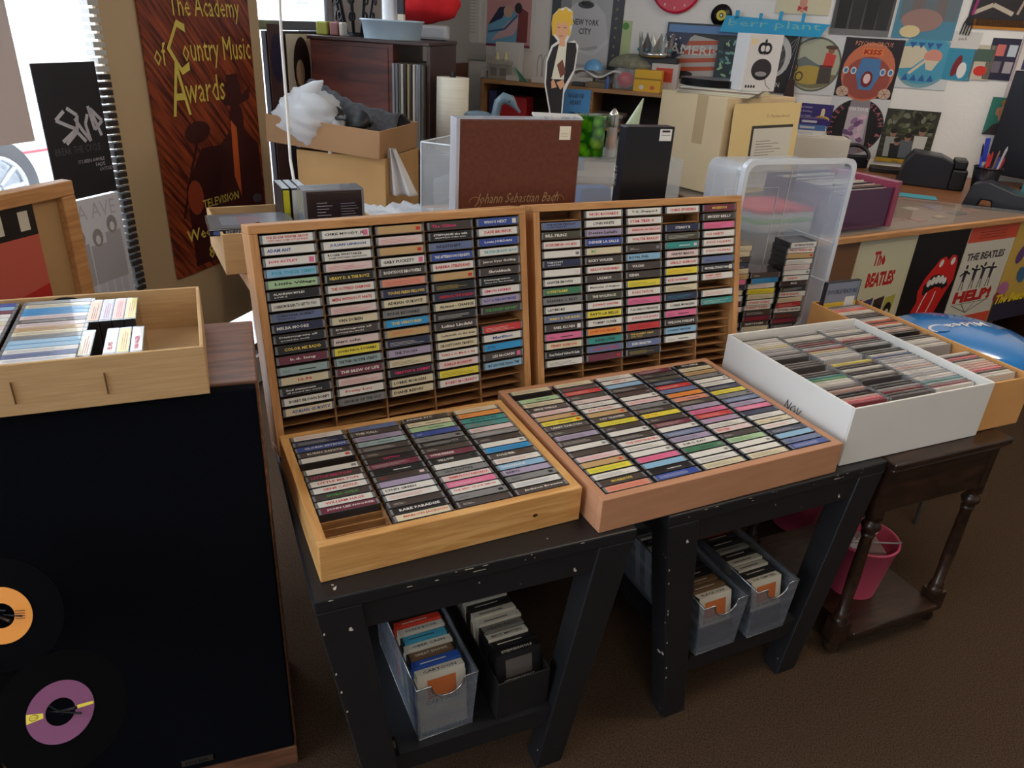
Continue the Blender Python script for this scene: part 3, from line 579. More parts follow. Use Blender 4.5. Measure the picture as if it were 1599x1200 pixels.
tapes(m2, ['k:k:STEPPENWOLF', 'k:k:', 'k:w:BRUT MASTERS', 'k:g:HEAD EAST', 'w:w:', 'w:w:', 'k:k:', 'w:w:WAYLON JENNINGS', 'w:w:', 'w:w:BREAD', 'w:w:'], 'the black carton', 'eight-track tapes in the black carton', .059, .010, z0=.0045)
m3 = fr(.460, 1.272, .1775, .462); basket(m3, 'darker mesh basket of tapes beside the slanting left leg of far black table', l=.33)
tapes(m3, ['k:w:BLACK OAK', 'k:n:', 'k:n:', 'k:k:', 'k:k:', 'k:k:', 'k:w:', 'k:k:', 'w:w:', 'k:k:', 'w:w:'], 'mesh basket by the slanting table leg', 'eight-track tapes in the middle basket', .0625, .014)
m4 = fr(.597, 1.337, .1775, .462); basket(m4, 'bright mesh basket of tapes, rightmost under the tan tray', l=.33)
tapes(m4, ['k:w:THE TEMPTERS', 'k:k:', 'k:w:', 'w:w:', 'k:k:', 'k:g:', 'k:k:', 'k:k:', 'k:r:', 'w:w:', 'k:k:'], 'rightmost mesh basket', 'eight-track tapes in the rightmost basket', .0625, .014)

# ------------------------------------------------------------------ 45 rpm singles on a wire rack at the lower left
vin = M((4, 4, 5), .6, spec=.03)
def disc_at(px, py, dist, nrm, r, label, lab, hole, group=None, name='vinyl_single'):
    c = EYE+ray(px, py)*dist; n = Vector(nrm).normalized()
    x = Vector((0, 0, 1)).cross(n).normalized(); z = n.cross(x); Mx = Matrix((x, -n, z)).transposed().to_4x4(); Mx.translation = c
    o = root(name, Mx, label, 'record', group)
    def ring(mb, r0, r1, y0, y1, m, N=48):
        vs = []
        for rr, yy in ((r0, y0), (r1, y0), (r1, y1), (r0, y1)): vs += [(rr*math.cos(6.28318*i/N), yy, rr*math.sin(6.28318*i/N)) for i in range(N)]
        mb.add(vs, [(k*N+i, k*N+(i+1) % N, ((k+1) % 4)*N+(i+1) % N, ((k+1) % 4)*N+i) for k in range(4) for i in range(N)], m)
    mb = MB(); ring(mb, r*.5, r, 0, .0018, vin); ring(mb, hole, r*.5, -.0003, .0021, vin); mb.build('disc', o)
    mb = MB(); ring(mb, hole+.0005, r*.5, -.0008, -.0004, lab[0]); 
    for fn in lab[1:]: fn(mb)
    mb.build('paper_label', o); return o
ora = M((222, 140, 48), .5); pur = M((110, 52, 92), .5); yel = M((216, 196, 60), .5); dk = M((50, 35, 30), .5)
def l1(mb):
    for k in range(4): mb.rect(.020, .034, -.006+k*.004, -.005+k*.004, -.0011, dk)
def l2(mb):
    mb.flat([(-.0435, -.006), (-.0435, .008), (-.022, .004), (-.022, -.003)], -.0011, yel); mb.flat([(.0435, -.001), (.0435, .003), (.022, .003), (.022, -.002)], -.0011, yel)
    mb.ell(-.034, .001, .0060, .0042, -.0013, dk, 16); mb.ell(-.034, .001, .0050, .0034, -.0014, yel, 16); mb.text('G', -.034, -.0005, .0026, dk, -.0016, w=.008, al='c')
disc_at(2, 962, 1.12, (.15, -.85, .35), .0889, 'single with orange label, upper one on the wire rack', [ora, l1], .019)
disc_at(95, 1112, 1.10, (.30, -.62, .95), .0889, 'single with purple and yellow label, nearest on the wire rack', [pur, l2], .019)
disc_at(-22, 1045, 1.15, (.3, -.6, .6), .0889, 'plain black single half hidden at the frame edge between two others', [vin], .019)
wk = M((30, 30, 32), .35, .7)
c1 = EYE+ray(2, 962)*1.12; c2 = EYE+ray(95, 1112)*1.10; c3 = EYE+ray(-22, 1045)*1.15
px_, py_ = c3.x-.10, c3.y+.06
wr = root('wire_record_rack', Matrix.Translation((px_, py_, 0)), 'dark wire rack holding singles beside the speaker', 'rack')
mb = MB(); mb.cyl((0, 0, 0), (0, 0, .90), .008, wk); mb.build('pole', wr)
mb = MB(); mb.lathe([(.15, 0), (.15, .008), (.02, .018)], wk, 32); mb.build('base', wr)
for c, n in ((c1, (.15, -.85, .35)), (c2, (.30, -.62, .95)), (c3, (.3, -.6, .6))):
    n = Vector(n).normalized(); rel = c-Vector((px_, py_, 0)); mb = MB()
    mb.tube([(0, 0, rel.z-.03), rel-n*.02, rel+n*.004, rel+n*.028+Vector((.03, 0, .006))], .0022, wk); mb.build('arm', wr)
    mb = MB(); mb.tube([rel-n*.0035+Vector((-.03, -.0, -.0)), rel-n*.0035, rel-n*.0035+Vector((.03, 0, 0))], .0015, wk); mb.build('support_wire', wr)
# ------------------------------------------------------------------ display cases behind the racks
caselam = M((104, 78, 58), .5)
mC1 = fr(-.64, 1.452, 0, .5155); CZ1 = .936
c1 = root('display_case', mC1, 'tan display case right behind the upright racks, crowded with goods', 'display case')
mb = MB(); mb.box(.23, 1.30, .0, .62, 0, CZ1-.03, caselam); mb.build('cabinet', c1)
mb = MB(); mb.box(.09, 1.31, -.012, .63, CZ1-.03, CZ1, oakx); mb.build('worktop', c1, bevel=.003)
def on1(x, y): return mC1 @ Vector((x, y, CZ1+.0005))
# second case, with the posters on its front, reaching the right edge
q = at(1345, 363, .86); mC2 = fr(q.x, q.y, 0, .5254); CZ2 = .86
c2 = root('display_case', mC2, 'glass-topped display case with band posters along its front', 'display case')
inv = mC2.inverted()
P2 = [inv @ room(s, -1.09, 0) for s in (1.32, 3.0)]
poly = [(-.44, 0), (1.115, 0), (P2[1].x, P2[1].y), (P2[0].x, P2[0].y)]
def slab(mb, poly, z0, z1, m):
    n = len(poly); vs = [(x, y, z0) for x, y in poly]+[(x, y, z1) for x, y in poly]
    mb.add(vs, [tuple(range(n-1, -1, -1)), tuple(range(n, 2*n))]+[(i, (i+1) % n, n+(i+1) % n, n+i) for i in range(n)], m)
mb = MB(); slab(mb, [(x*.995, y+.0) if y < .01 else (x, y-.01) for x, y in poly], 0, CZ2-.035, M((120, 82, 54), .5)); mb.build('cabinet', c2)
mb = MB(); mb.box(-.44, 1.12, -.022, -.0005, CZ2-.03, CZ2-.008, oakx); mb.build('front_rail', c2, bevel=.003)
mb = MB(); slab(mb, poly, CZ2-.035, CZ2-.012, M((112, 80, 54), .5)); mb.build('display_deck', c2)
rnd = random.Random(11); mb = MB(); cols = [(96, 128, 134), (86, 60, 52), (160, 150, 128), (140, 82, 66), (60, 66, 84), (170, 128, 88), (54, 50, 50), (110, 96, 120), (190, 110, 84)]
for i in range(46):
    x = rnd.uniform(.05, 1.0); y = rnd.uniform(.02, .55)
    mx_ = P2[1].y+(P2[0].y-P2[1].y)*(x-P2[1].x)/(P2[0].x-P2[1].x)
    if y+.12 > mx_: continue
    mb.box(x, x+rnd.uniform(.05, .09), y, y+rnd.uniform(.03, .06), CZ2-.0119, CZ2-.0105+i*.00003, M(rnd.choice(cols), .5))
o = mb.build('picture_cards', c2)
mb = MB(); slab(mb, poly, CZ2-.008, CZ2, M((255, 255, 255), .03, alpha=.12, coat=1)); mb.build('glass_top', c2)
# posters along the front
def rootp(name, x, z1, w, h, label, cat='poster', base=(200, 200, 200), t=.004, mx=None, group=None):
    m = (mx if mx is not None else mC2 @ Matrix.Translation((0, -.0005, 0))) @ Matrix.Translation((x, 0, z1-h))
    mb = MB(); mb.prism([(0, 0), (w, 0), (w, h), (0, h)], -t, 0, M(base, .35)); return mb, m, -t
def fin(mb, name, m, label, cat='poster', group=None): return tag(mb.build(name, mx=m), label, cat, group)
red, blk, crm = M((186, 34, 28), .4), M((22, 20, 22), .4), M((206, 200, 168), .4)
mb, m, t = rootp('sign', .010, .826, .335, .46, '', base=(206, 200, 168)); y = t-.0004
for k in range(60): mb.rect(.012+k*.0052, .0145+k*.0052, .444, .4455, y, red)
for k in range(82): mb.rect(.012, .0135, .02+k*.0052, .0225+k*.0052, y, red); mb.rect(.321, .3225, .02+k*.0052, .0225+k*.0052, y, red)
mb.text('The', .10, .355, .058, red, y, w=.07, bold=.04); mb.text('BEATLES', .09, .27, .060, red, y, w=.165, bold=.05)
for k, c in enumerate([(176, 40, 34), (64, 54, 96), (60, 40, 34), (180, 168, 70)]):
    x0 = .03+k*.068; mb.flat([(x0, .145), (x0+.06, .150), (x0+.064, .225), (x0+.004, .215)], y, M(c, .5)); mb.ell(x0+.032, .165, .023, .03, y-.0004, blk, 14); mb.ell(x0+.032, .148, .014, .018, y-.0007, crm, 12)
mb.text('tour \'64', .10, .075, .035, blk, y, w=.13, shear=.3)
fin(mb, 'poster', m, 'cream poster with red band name and four mop-top heads, leftmost on case front')
mb, m, t = rootp('sign', .347, .826, .338, .46, '', base=(16, 14, 16)); y = t-.0004
lip = [(.10, .215), (.12, .265), (.165, .315), (.19, .345), (.225, .352), (.245, .335), (.265, .355), (.295, .352), (.312, .325), (.318, .285), (.322, .245), (.300, .205), (.285, .175), (.262, .12), (.225, .055), (.17, .02), (.115, .03), (.09, .075), (.095, .13), (.115, .17)]
lr = M((206, 34, 30), .35); wt = M((225, 220, 212), .4)
mb.flat(lip, y, lr); mb.flat([(.130, .235), (.165, .272), (.205, .280), (.245, .270), (.262, .262), (.285, .24), (.292, .22), (.25, .205), (.20, .20), (.16, .19), (.135, .20)], y-.0003, blk)
for k, (a, b, c_, d_) in enumerate([(.160, .245, .014, .016), (.185, .252, .014, .018), (.211, .256, .015, .019), (.238, .254, .015, .018), (.262, .246, .013, .015)]): mb.ell(a, b, c_, d_, y-.0006, wt, 14)
mb.flat([(.118, .16), (.16, .205), (.21, .225), (.25, .218), (.272, .196), (.262, .15), (.22, .075), (.17, .035), (.12, .045), (.105, .09)], y-.0006, lr)
for q_ in ([(.165, .205), (.150, .17), (.132, .11), (.13, .065)], [(.222, .205), (.215, .165), (.195, .11), (.170, .06)]): mb.line(q_, .007, y-.0009, wt)
mb.ell(.205, .325, .012, .017, y-.0004, wt, 14, rot=-25); mb.ell(.280, .328, .014, .016, y-.0004, wt, 14, rot=-15)
fin(mb, 'poster', m, 'black poster with red lips and tongue emblem on the case front')
mb, m, t = rootp('sign', .690, .826, .345, .46, '', base=(214, 208, 192)); y = t-.0004
orr = M((214, 82, 56), .4); mb.rect(0, .345, .395, .46, y, orr); mb.rect(0, .345, 0, .06, y, orr)
for k in range(3): mb.rect(.07, .26, .41+k*.012, .412+k*.012, y-.0003, dk)
mb.text('THE BEATLES', .03, .315, .034, M((60, 56, 64), .5), y, w=.27, bold=.04)
for k, x0 in enumerate((.055, .125, .185, .245)):
    mb.ell(x0, .29-.005*k % .01, .008, .010, y, blk, 10); mb.flat([(x0-.013, .275), (x0+.013, .275), (x0+.009, .225), (x0-.009, .225)], y, M((50, 48, 66), .5)); a = (-.01, .018, .026, .012)[k]
    mb.line([(x0-.034, .262+a), (x0, .27), (x0+.034, .262+a*.5)], .008, y-.0002, blk); mb.line([(x0-.006, .23), (x0-.012, .185)], .005, y, blk); mb.line([(x0+.006, .23), (x0+.010, .185)], .005, y, blk)
mb.text('HELP!', .03, .125, .062, red, y-.0004, w=.27, bold=.06)
mb.line([(.03, .12), (.15, .075), (.29, .125)], .003, y, blk); mb.line([(.10, .12), (.15, .075), (.20, .12)], .003, y, blk); mb.line([(.05, .12), (.29, .12)], .002, y, blk)
fin(mb, 'poster', m, 'white and orange poster reading HELP with four waving figures')
mb, m, t = rootp('sign', 1.04, .826, .30, .46, '', base=(206, 168, 80)); y = t-.0004
for k, c in enumerate([(150, 60, 60), (84, 120, 60), (90, 60, 110), (230, 190, 70), (60, 100, 130), (180, 110, 150), (40, 40, 60)]): mb.ell(.03+(k*37 % 23)*.012, .12+(k*53 % 29)*.010, .045, .03, y-.0002*k, M(c, .5), 12, rot=k*33)
mb.rect(0, .3, 0, .10, y-.002, M((44, 40, 60), .5)); mb.text('The Beatles', .01, .085, .045, M((236, 206, 40), .4), y-.0024, w=.28, bold=.04, shear=.3)
fin(mb, 'poster', m, 'busy multicoloured poster with yellow lettering, rightmost on the case front')

# ------------------------------------------------------------------ things on the near case
def bx(name, mx, w, d, h, m, label, cat, bevel=.002, group=None):
    mb = MB(); mb.box(0, w, 0, d, 0, h, m); return tag(mb.build(name, mx=mx, bevel=bevel), label, cat, group)
q = aty(715, 181, 1.80); mB = fr(q.x, q.y, CZ1+.0008, .40)
leath = noisy('brown_cover', (92, 44, 28), (104, 52, 34), nscale=90, rough=.5, bump=.15, bscale=300)
bt = root('record_box_set', mB, 'brown record box set with gold composer script, standing behind the racks', 'box set')
mb = MB(); mb.box(0, .322, 0, .045, 0, .332, leath); mb.build('slipcase', bt, bevel=.003)
gold = M((190, 160, 120), .4, .5); mb = MB(); mb.text('Johann Sebastian Bach', .161, .128, .032, gold, -.0005, w=.225, al='c', shear=.45)
for sx in (-1, 1): mb.tube([(.161+sx*(.112+.016*math.cos(a)), -.0004, .138+.014*math.sin(a)) for a in [x*.5 for x in range(11)]], .0005, gold, n=5)
mb.build('gold_lettering', bt)
mb = MB(); mb.box(.262, .292, -.0012, -.0004, .286, .318, M((232, 222, 200), .5)); mb.rect(.266, .286, .300, .3006, -.0014, dk); mb.rect(.266, .284, .294, .2946, -.0014, dk); mb.build('price_sticker', bt)
mb = MB(); mb.box(-.0022, .006, -.0022, .047, .0, .3345, M((225, 230, 240), .15, alpha=.55, coat=.6)); mb.box(.006, .324, -.0012, .0465, .3325, .3345, M((225, 230, 240), .15, alpha=.55, coat=.6)); mb.build('shrink_wrap', bt)
q = aty(981, 198, 2.05); mK = fr(q.x, q.y, CZ1+.0008, .36)
hK = q.z-CZ1
k_ = root('disc_box_set', mK, 'tall black box set with white price sticker, standing right of the brown one', 'box set')
mb = MB(); mb.box(0, .142, 0, .045, 0, hK, M((20, 20, 24), .35)); mb.box(-.0015, .0005, .004, .041, .002, hK-.002, M((26, 28, 38), .3)); mb.build('slipcase', k_, bevel=.002)
mb = MB(); mb.box(.098, .134, -.0012, -.0004, hK-.036, hK-.006, M((228, 228, 226), .5)); mb.rect(.104, .128, hK-.014, hK-.009, -.0014, dk); mb.rect(.103, .13, hK-.022, hK-.021, -.0014, dk); mb.build('price_sticker', k_)
mb = MB(); mb.text('SMILTS', 0, 0, .018, M((190, 190, 190), .4), 0, w=.055, shear=.2); s_ = mb.build('spine_lettering', k_); s_.matrix_local = Matrix.Translation((-.0018, .030, hK-.16)) @ Matrix.Rotation(-math.pi/2, 4, 'Z') @ Matrix.Rotation(-math.pi/2, 4, 'Y')
# clear acrylic display box
acr = M((235, 240, 245), .05, alpha=.16, coat=1); acre = M((240, 245, 250), .1, alpha=.75, coat=1)
q = aty(658, 222, 1.98); hA = q.z-CZ1
ab = root('acrylic_box', fr(q.x, q.y, CZ1+.0008, -.40), 'clear acrylic display box just left of the brown box set', 'display box')
def acrbox(r, w, d, h, t=.004):
    mb = MB()
    for b in ((0, w, 0, t, 0, h), (0, w, d-t, d, 0, h), (0, t, t, d-t, 0, h), (w-t, w, t, d-t, 0, h), (t, w-t, t, d-t, h-t, h)): mb.box(*b, acr)
    mb.build('clear_panels', r)
    mb = MB(); e = .0022
    for x in (0, w): 
        for yy in (0, d): mb.cyl((x, yy, 0), (x, yy, h), e, acre, n=6)
        mb.cyl((x, 0, h), (x, d, h), e, acre, n=6)
    for yy in (0, d): mb.cyl((0, yy, h), (w, yy, h), e, acre, n=6)
    mb.build('polished_edges', r)
acrbox(ab, .20, .20, hA)
mb = MB(); mb.box(.02, .18, .03, .17, .0015, hA*.62, M((210, 214, 216), .1, alpha=.25)); mb.build('inner_tray', ab)
# white sleeves and bags on the left part of the case
def crumple(name, mx, w, d, h, m, label, cat, seed, n=22, rough=1.0):
    rn = random.Random(seed); ph = [(rn.uniform(2, 9), rn.uniform(2, 9), rn.uniform(0, 6), rn.uniform(.2, 1)) for _ in range(9)]
    def fn(u, v):
        e = min(1, 6*min(u, 1-u))*min(1, 6*min(v, 1-v)); z = 0
        for a, b, c, s in ph: z += abs(math.sin(a*u*3+b*v*3+c))*s
        return (u*w+.01*math.sin(v*17+seed), v*d+.012*math.sin(u*13+seed), .002+h*e*(.25+.75*z/4.5))
    mb = MB(); mb.surf(fn, n, n, m); return tag(mb.build(name, mx=mx, solid=.001), label, cat)
paper = M((226, 222, 218), .6); plas = M((226, 228, 232), .35, alpha=.62)
bx('paper_stack', fr(*on1(.34, .18), .36), .42, .38, .022, paper, 'stack of white paper sleeves lying behind the left rack', 'paper', .004)
q = on1(.38, .20); crumple('plastic_bag', fr(q.x, q.y, q.z+.0235, .40), .26, .28, .04, plas, 'flat crumpled clear plastic bag on the white paper sleeves', 'bag', 5)
q = on1(.33, .30)
# carton with discs at the left end
q = aty(355, 428, 1.62); mD = fr(-.665, 1.60, CZ1+.0008, .50); dw, dd, dh = .20, .26, .092
carton('disc_carton', mD @ Matrix.Translation((.0, -.035, 0)), dw+.16, dd, dh, 'tan cardboard carton holding dark disc cases at the left end of display case', card, t=.005)
mD = mD @ Matrix.Translation((.0, -.035, 0))
mb = MB(); mb.box(.158, .352, .010, .250, 0, .0245, cardin); tag(mb.build('cardboard_insert', mx=mD @ Matrix.Translation((0, 0, .0055))), 'cardboard insert under the upright jewel cases in the tan carton', 'insert')
def dvdflat(mx, w, d, h, mcol, label, txt=None, lab=None):
    r = root('dvd_case', mx, label, 'disc case', 'disc cases in the tan carton'); mb = MB(); mb.box(0, w, 0, d, 0, h, M((26, 26, 30), .25, coat=.4)); mb.build('case', r, bevel=.0015)
    mb = MB(); mb.box(.003, w-.003, .003, d-.003, h, h+.0008, M(mcol, .3, coat=.4)); mb.box(.003, w-.003, -.0006, 0, .002, h-.002, M((22, 24, 34), .3))
    if txt: mb.text(txt, .034, h*.27, h*.5, M((190, 195, 205), .5), -.0009, w=w*.72); mb.ell(.016, h*.5, .009, .005, -.0009, M((70, 90, 140), .4), 14)
    else: mb.ell(w*.5, d*.5, .01, .01, -.0007, M((22, 24, 34), .3), 8)
    if lab:
        for k, c in enumerate(lab): mb.box(w*(.15+.2*k), w*(.4+.2*k), d*.2, d*.8, h+.0008, h+.0012+.0002*k, M(c, .4))
    mb.build('cover', r); return r
dvdflat(mD @ Matrix.Translation((.008, .020, .0055)), .145, .19, .060, (60, 60, 66), 'thick dark boxed set at the bottom of the tan carton')
dvdflat(mD @ Matrix.Translation((.010, .022, .0675)), .15, .19, .012, (90, 96, 110), 'dark disc case with pale artwork under the black titled one', lab=[(190, 196, 206), (120, 130, 150)])
dvdflat(mD @ Matrix.Translation((-.022, .028, .081)) @ Matrix.Rotation(-.05, 4, 'Z'), .19, .135, .0155, (92, 94, 100), 'black concert disc case with pale spine lettering, topmost on the tan carton', 'BEEGEES ONE NIGHT ONLY', [(100, 100, 106), (110, 78, 84)])
for i, (c, l) in enumerate([((196, 186, 40), 'yellow'), ((196, 194, 190), 'white'), ((170, 40, 110), 'magenta')]):
    r = root('tape_case', mD @ Matrix.Translation((.160+i*.021, .135, .0306)), l+'-spined black case standing upright in the tan carton', 'case', 'upright cases in the tan carton')
    mb = MB(); mb.box(0, .019, 0, .105, 0, .125, M((30, 30, 34), .3)); mb.build('case', r, bevel=.0015); mb = MB(); mb.rect(.002, .017, .004, .121, -.0006, M(c, .4)); mb.build('spine', r)
for i in range(5):
    r = root('cd_case', mD @ Matrix.Translation((.185, .020+i*.0125, .0306)) @ Matrix.Rotation(-.06, 4, 'X'), ['foremost', 'second', 'third', 'fourth', 'rearmost'][i]+' of five upright jewel cases in the tan carton', 'compact disc', 'upright jewel cases in the tan carton')
    mb = MB(); mb.box(0, .142, 0, .0108, 0, .142, M((120, 124, 132), .1, coat=.6)); mb.build('case', r, bevel=.001)
    mb = MB(); mb.rect(.008, .136, .004, .138, -.0005, M((30, 28, 38), .25, coat=.5))
    if i == 0:
        for k in range(14): mb.rect(.030, .030+.02+(k*7 % 5)*.004, .02+k*.007, .0215+k*.007, -.0008, M((150, 150, 160), .5)); mb.rect(.085, .085+.03+(k*5 % 7)*.002, .03+k*.006, .0312+k*.006, -.0008, M((130, 130, 142), .5))
    mb.build('inlay', r)

# ------------------------------------------------------------------ dark desk group under the window
deskb = M((34, 26, 26), .45)
mL = fr(-.86, 2.50, 0, -.30)
sd_ = root('side_table', mL, 'dark low table holding two brown cartons behind the display case', 'table')
mb = MB(); mb.box(0, .47, 0, .50, .84, .87, deskb); mb.build('table_top', sd_)
for x in (.01, .42):
    for yy in (.01, .45): mb = MB(); mb.box(x, x+.04, yy, yy+.04, 0, .84, deskb); mb.build('leg', sd_)
q = aty(463, 233, 2.48); mQ = fr(q.x, q.y, .8708, -.26)
lowh = q.z-.8708
carton('brown_carton', mQ, .315, .27, lowh, 'brown cardboard carton under the tilted tray by the window', noisy('card_brown', (172, 132, 84), (184, 144, 94), nscale=5, rough=.85), t=.005)
mb = MB(); mb.box(.008, .307, .008, .262, .0055, lowh-.004, M((140, 110, 76), .8)); tag(mb.build('packing_paper', mx=mQ), 'brown packing paper filling the lower carton', 'paper')
mS = mQ @ Matrix.Translation((-.095, -.02, lowh+.0185)) @ Matrix.Rotation(.05, 4, 'Y')
carton('open_carton', mS, .40, .30, .085, 'shallow brown open carton stuffed with clutter, tilted on another carton', noisy('card_dull', (150, 112, 78), (160, 122, 86), nscale=5, rough=.85), t=.005)
mb = MB(); mb.flat([(0, 0), (.06, 0), (.06, .30), (0, .30)], 0, card)
mS2 = mS @ Matrix.Translation((.0, 0, .006))
rnd = random.Random(5)
for i in range(7):
    mb = MB(); mb.box(0, .12, 0, .12, 0, .006, M(rnd.choice([(200, 190, 120), (210, 208, 200), (60, 60, 80), (190, 180, 170), (160, 150, 90)]), .6))
    tag(mb.build('paper_packet', mx=mS2 @ Matrix.Translation((.13+(i % 2)*.03, .05+(i % 3)*.03, .002+i*.009)) @ Matrix.Rotation(rnd.uniform(-.3, .3), 4, 'Z')), ['lowest', 'second', 'third', 'fourth', 'fifth', 'sixth', 'topmost'][i]+' of seven paper packets in the open carton', 'packet', 'paper packets in the open carton')
hp = root('headphones', mS2 @ Matrix.Translation((.26, .10, .072)), 'black headphones lying on packets in the open carton', 'headphones')
mb = MB(); mb.tube([(.055*math.cos(a), .075*math.sin(a), .006+.02*math.sin(a)**2) for a in [x*.33 for x in range(16)]], .007, M((20, 20, 22), .4)); mb.build('headband', hp)
for sx in (-1, 1): mb = MB(); mb.lathe([(.0, -.012), (.030, -.012), (.034, 0), (.030, .012), (0, .012)], M((18, 18, 20), .5), 20, Matrix.Translation((sx*.045-.01, -.03, .020)) @ Matrix.Rotation(.9, 4, 'X')); mb.build('ear_cup', hp)
# grey shoulder bag slumped behind
mb = MB(); mb.surf(lambda u, v: (.36*u-.02*math.sin(v*3.1), .02+.05*math.cos(u*5)+.16*v, .075+.12*math.sin(math.pi*v)*(1-.55*u)+.004*math.sin(u*40)), 24, 14, noisy('grey_cloth', (62, 64, 70), (80, 82, 88), nscale=60, rough=.95))
tag(mb.build('cloth_bag', mx=mS @ Matrix.Translation((.03, .11, -.02)), solid=.006), 'grey cloth bag slumped over the back of the open carton', 'bag')
# white plastic carrier bag
def bagf(v): return 1+.12*math.sin(5*v.x+3*v.z)*math.sin(6*v.y+2)+.05*math.sin(13*v.z+5*v.x+3*math.sin(4*v.y))+.035*math.sin(21*v.x-17*v.z+2*math.sin(6*v.y))
mb = MB(); mb.ball((0, 0, 0), (.105, .075, .088), plas, 36, 24, f=bagf); mb.tube([(.09, -.02, .0), (.10, -.05, -.05), (.075, -.07, -.095)], [.03, .022, .004], plas, n=10)
mb.tube([(-.01, 0, .06), (.03, .0, .10), (.05, 0, .115)], [.04, .018, .003], plas, n=10)
q = aty(484, 185, 2.50); tag(mb.build('carrier_bag', mx=Matrix.Translation(q)), 'crumpled white plastic carrier bag on the left of open carton', 'bag')
q = aty(612, 232, 2.42); mb = MB(); mb.surf(lambda u, v: ((u-.5)*(.02+.085*v)+.03*v, .012*math.sin(u*14)+.0*v, -.145*v), 22, 14, plas)
tag(mb.build('hanging_bag', mx=Matrix.Translation(q), solid=.001), 'white plastic bag hanging down the corner of the lower brown carton', 'bag')
# white cable hanging in front of the window
q0 = aty(436, -30, 2.2); q1 = aty(440, 60, 2.2); q2 = aty(448, 160, 2.17); q3 = aty(454, 250, 2.1); q4 = aty(461, 290, 2.0)
q5 = aty(462, 318, 1.95)
mb = MB(); mb.tube([(q0.x, q0.y, 2.74), q0, q1, q2, q3, q4, (q5.x, q5.y, CZ1+.01)], .0042, M((222, 218, 212), .4)); tag(mb.build('white_cable'), 'thin white cable hanging from the ceiling down past the cartons', 'cable')
# dark desk, record cabinet, upright records, paper roll
q = aty(600, 205, 3.15)
deskz = .985
mDk = fr(-.88, 3.15, 0, -.16)
dk_ = root('dark_desk', mDk, 'dark brown desk by the window with cabinet and records on top', 'desk')
mb = MB(); mb.box(0, .66, 0, .54, deskz-.05, deskz, deskb); mb.build('desk_top', dk_, bevel=.003)
for x in (.02, .58): mb = MB(); mb.box(x, x+.06, .03, .52, 0, deskz-.0501, deskb); mb.build('side_panel', dk_)
mCb = mDk @ Matrix.Translation((-.015, .07, deskz+.0008))
cb = root('record_cabinet', mCb, 'reddish brown wooden cabinet on the dark desk below the window', 'cabinet')
ch = .40
mb = MB(); mb.box(0, .345, .0, .40, 0, ch-.014, redwood); mb.box(.02, .325, -.004, 0, .02, ch-.03, redwood); mb.build('body', cb, bevel=.003)
mb = MB(); mb.box(-.01, .495, -.01, .42, ch-.014, ch, M((58, 34, 30), .35)); mb.build('top_board', cb, bevel=.003)
mb = MB(); mb.box(.480, .495, .0, .40, 0, ch-.0145, M((58, 34, 30), .35)); mb.build('end_panel', cb)
rc = [((150, 152, 158), 'silver'), ((120, 124, 130), 'grey'), ((96, 92, 88), 'charcoal'), ((196, 190, 180), 'off-white'), ((40, 34, 32), 'black'), ((180, 160, 110), 'tan'), ((60, 44, 36), 'brown'), ((210, 206, 200), 'white')]
for i in range(11):
    c, l = rc[i % 8]; bx('record_sleeve', mCb @ Matrix.Translation((.349+i*.0118, -.03+.004*(i % 3), .0008)), .009, .318, .318, M(c, .4), f'{l} record sleeve, {ORD[i+1]} from left in the row beside the reddish cabinet', 'record', .001, 'upright records beside the reddish cabinet')
q = aty(667, 165, 3.40); mb = MB(); mb.lathe([(.02, 0), (.064, .0), (.064, .28), (.02, .28)], noisy('paper_towel', (222, 214, 196), (232, 226, 210), (1, 1, 60), 3, rough=.9), 28)
pr_ = root('paper_towel_roll', mDk @ Matrix.Translation((.565, .10, deskz+.0008)), 'cream paper towel roll standing on the dark desk', 'paper roll')
mb.build('roll', pr_); mb = MB(); mb.lathe([(.08, 0), (.08, .0), (.075, .0)], deskb, 8) ; mb = MB(); mb.cyl((0, 0, .0), (0, 0, .30), .012, M((30, 28, 28), .4)); mb.build('spindle', pr_)
# on the cabinet: plastic tub, scroll lamp stand, red cushion, candle tube, packets
cz = ch+.0008
tub = root('plastic_tub', mCb @ Matrix.Translation((.305, .11, cz)), 'frosted round plastic tub on top of the reddish cabinet', 'tub')
mb = MB(); mb.lathe([(.112, 0), (.122, .062), (.128, .064), (.128, .070), (.118, .070), (.108, .004), (0, .004)], M((190, 212, 228), .3, alpha=.75), 36); mb.build('bowl', tub)
mb = MB(); mb.ball((0, 0, .03), (.10, .10, .03), M((140, 165, 190), .6), 20, 8); mb.build('contents', tub)
mb = MB(); mb.cyl((0, 0, 0), (0, 0, .30), .030, M((235, 235, 238), .4)); mb.cyl((0, 0, -.006), (0, 0, .004), .045, M((235, 235, 238), .4)); tag(mb.build('white_tube', mx=mCb @ Matrix.Translation((.295, .11, cz+.0645))), 'upright white tube standing in the frosted plastic tub', 'tube')
mb = MB(); mb.box(-.012, .012, -.012, .012, 0, .03, M((220, 205, 180), .5)); mb.box(-.0125, .0125, -.0125, .0125, .0301, .26, M((22, 20, 24), .4)); tag(mb.build('black_bottle', mx=mCb @ Matrix.Translation((.350, .09, cz+.062))), 'slim black bottle with cream base standing in the frosted plastic tub', 'bottle')
mb = MB(); mb.ball((0, 0, 0), (.17, .075, .075), noisy('red_plush', (206, 24, 34), (222, 36, 44), nscale=20, rough=.9), 28, 16, f=lambda v: 1+.05*math.sin(9*v.x)+.04*math.sin(7*v.z+3*v.y)); tag(mb.build('red_cushion', mx=mCb @ Matrix.Translation((.35, .335, cz+.135))), 'bright red plush cushion behind the frosted tub', 'cushion')
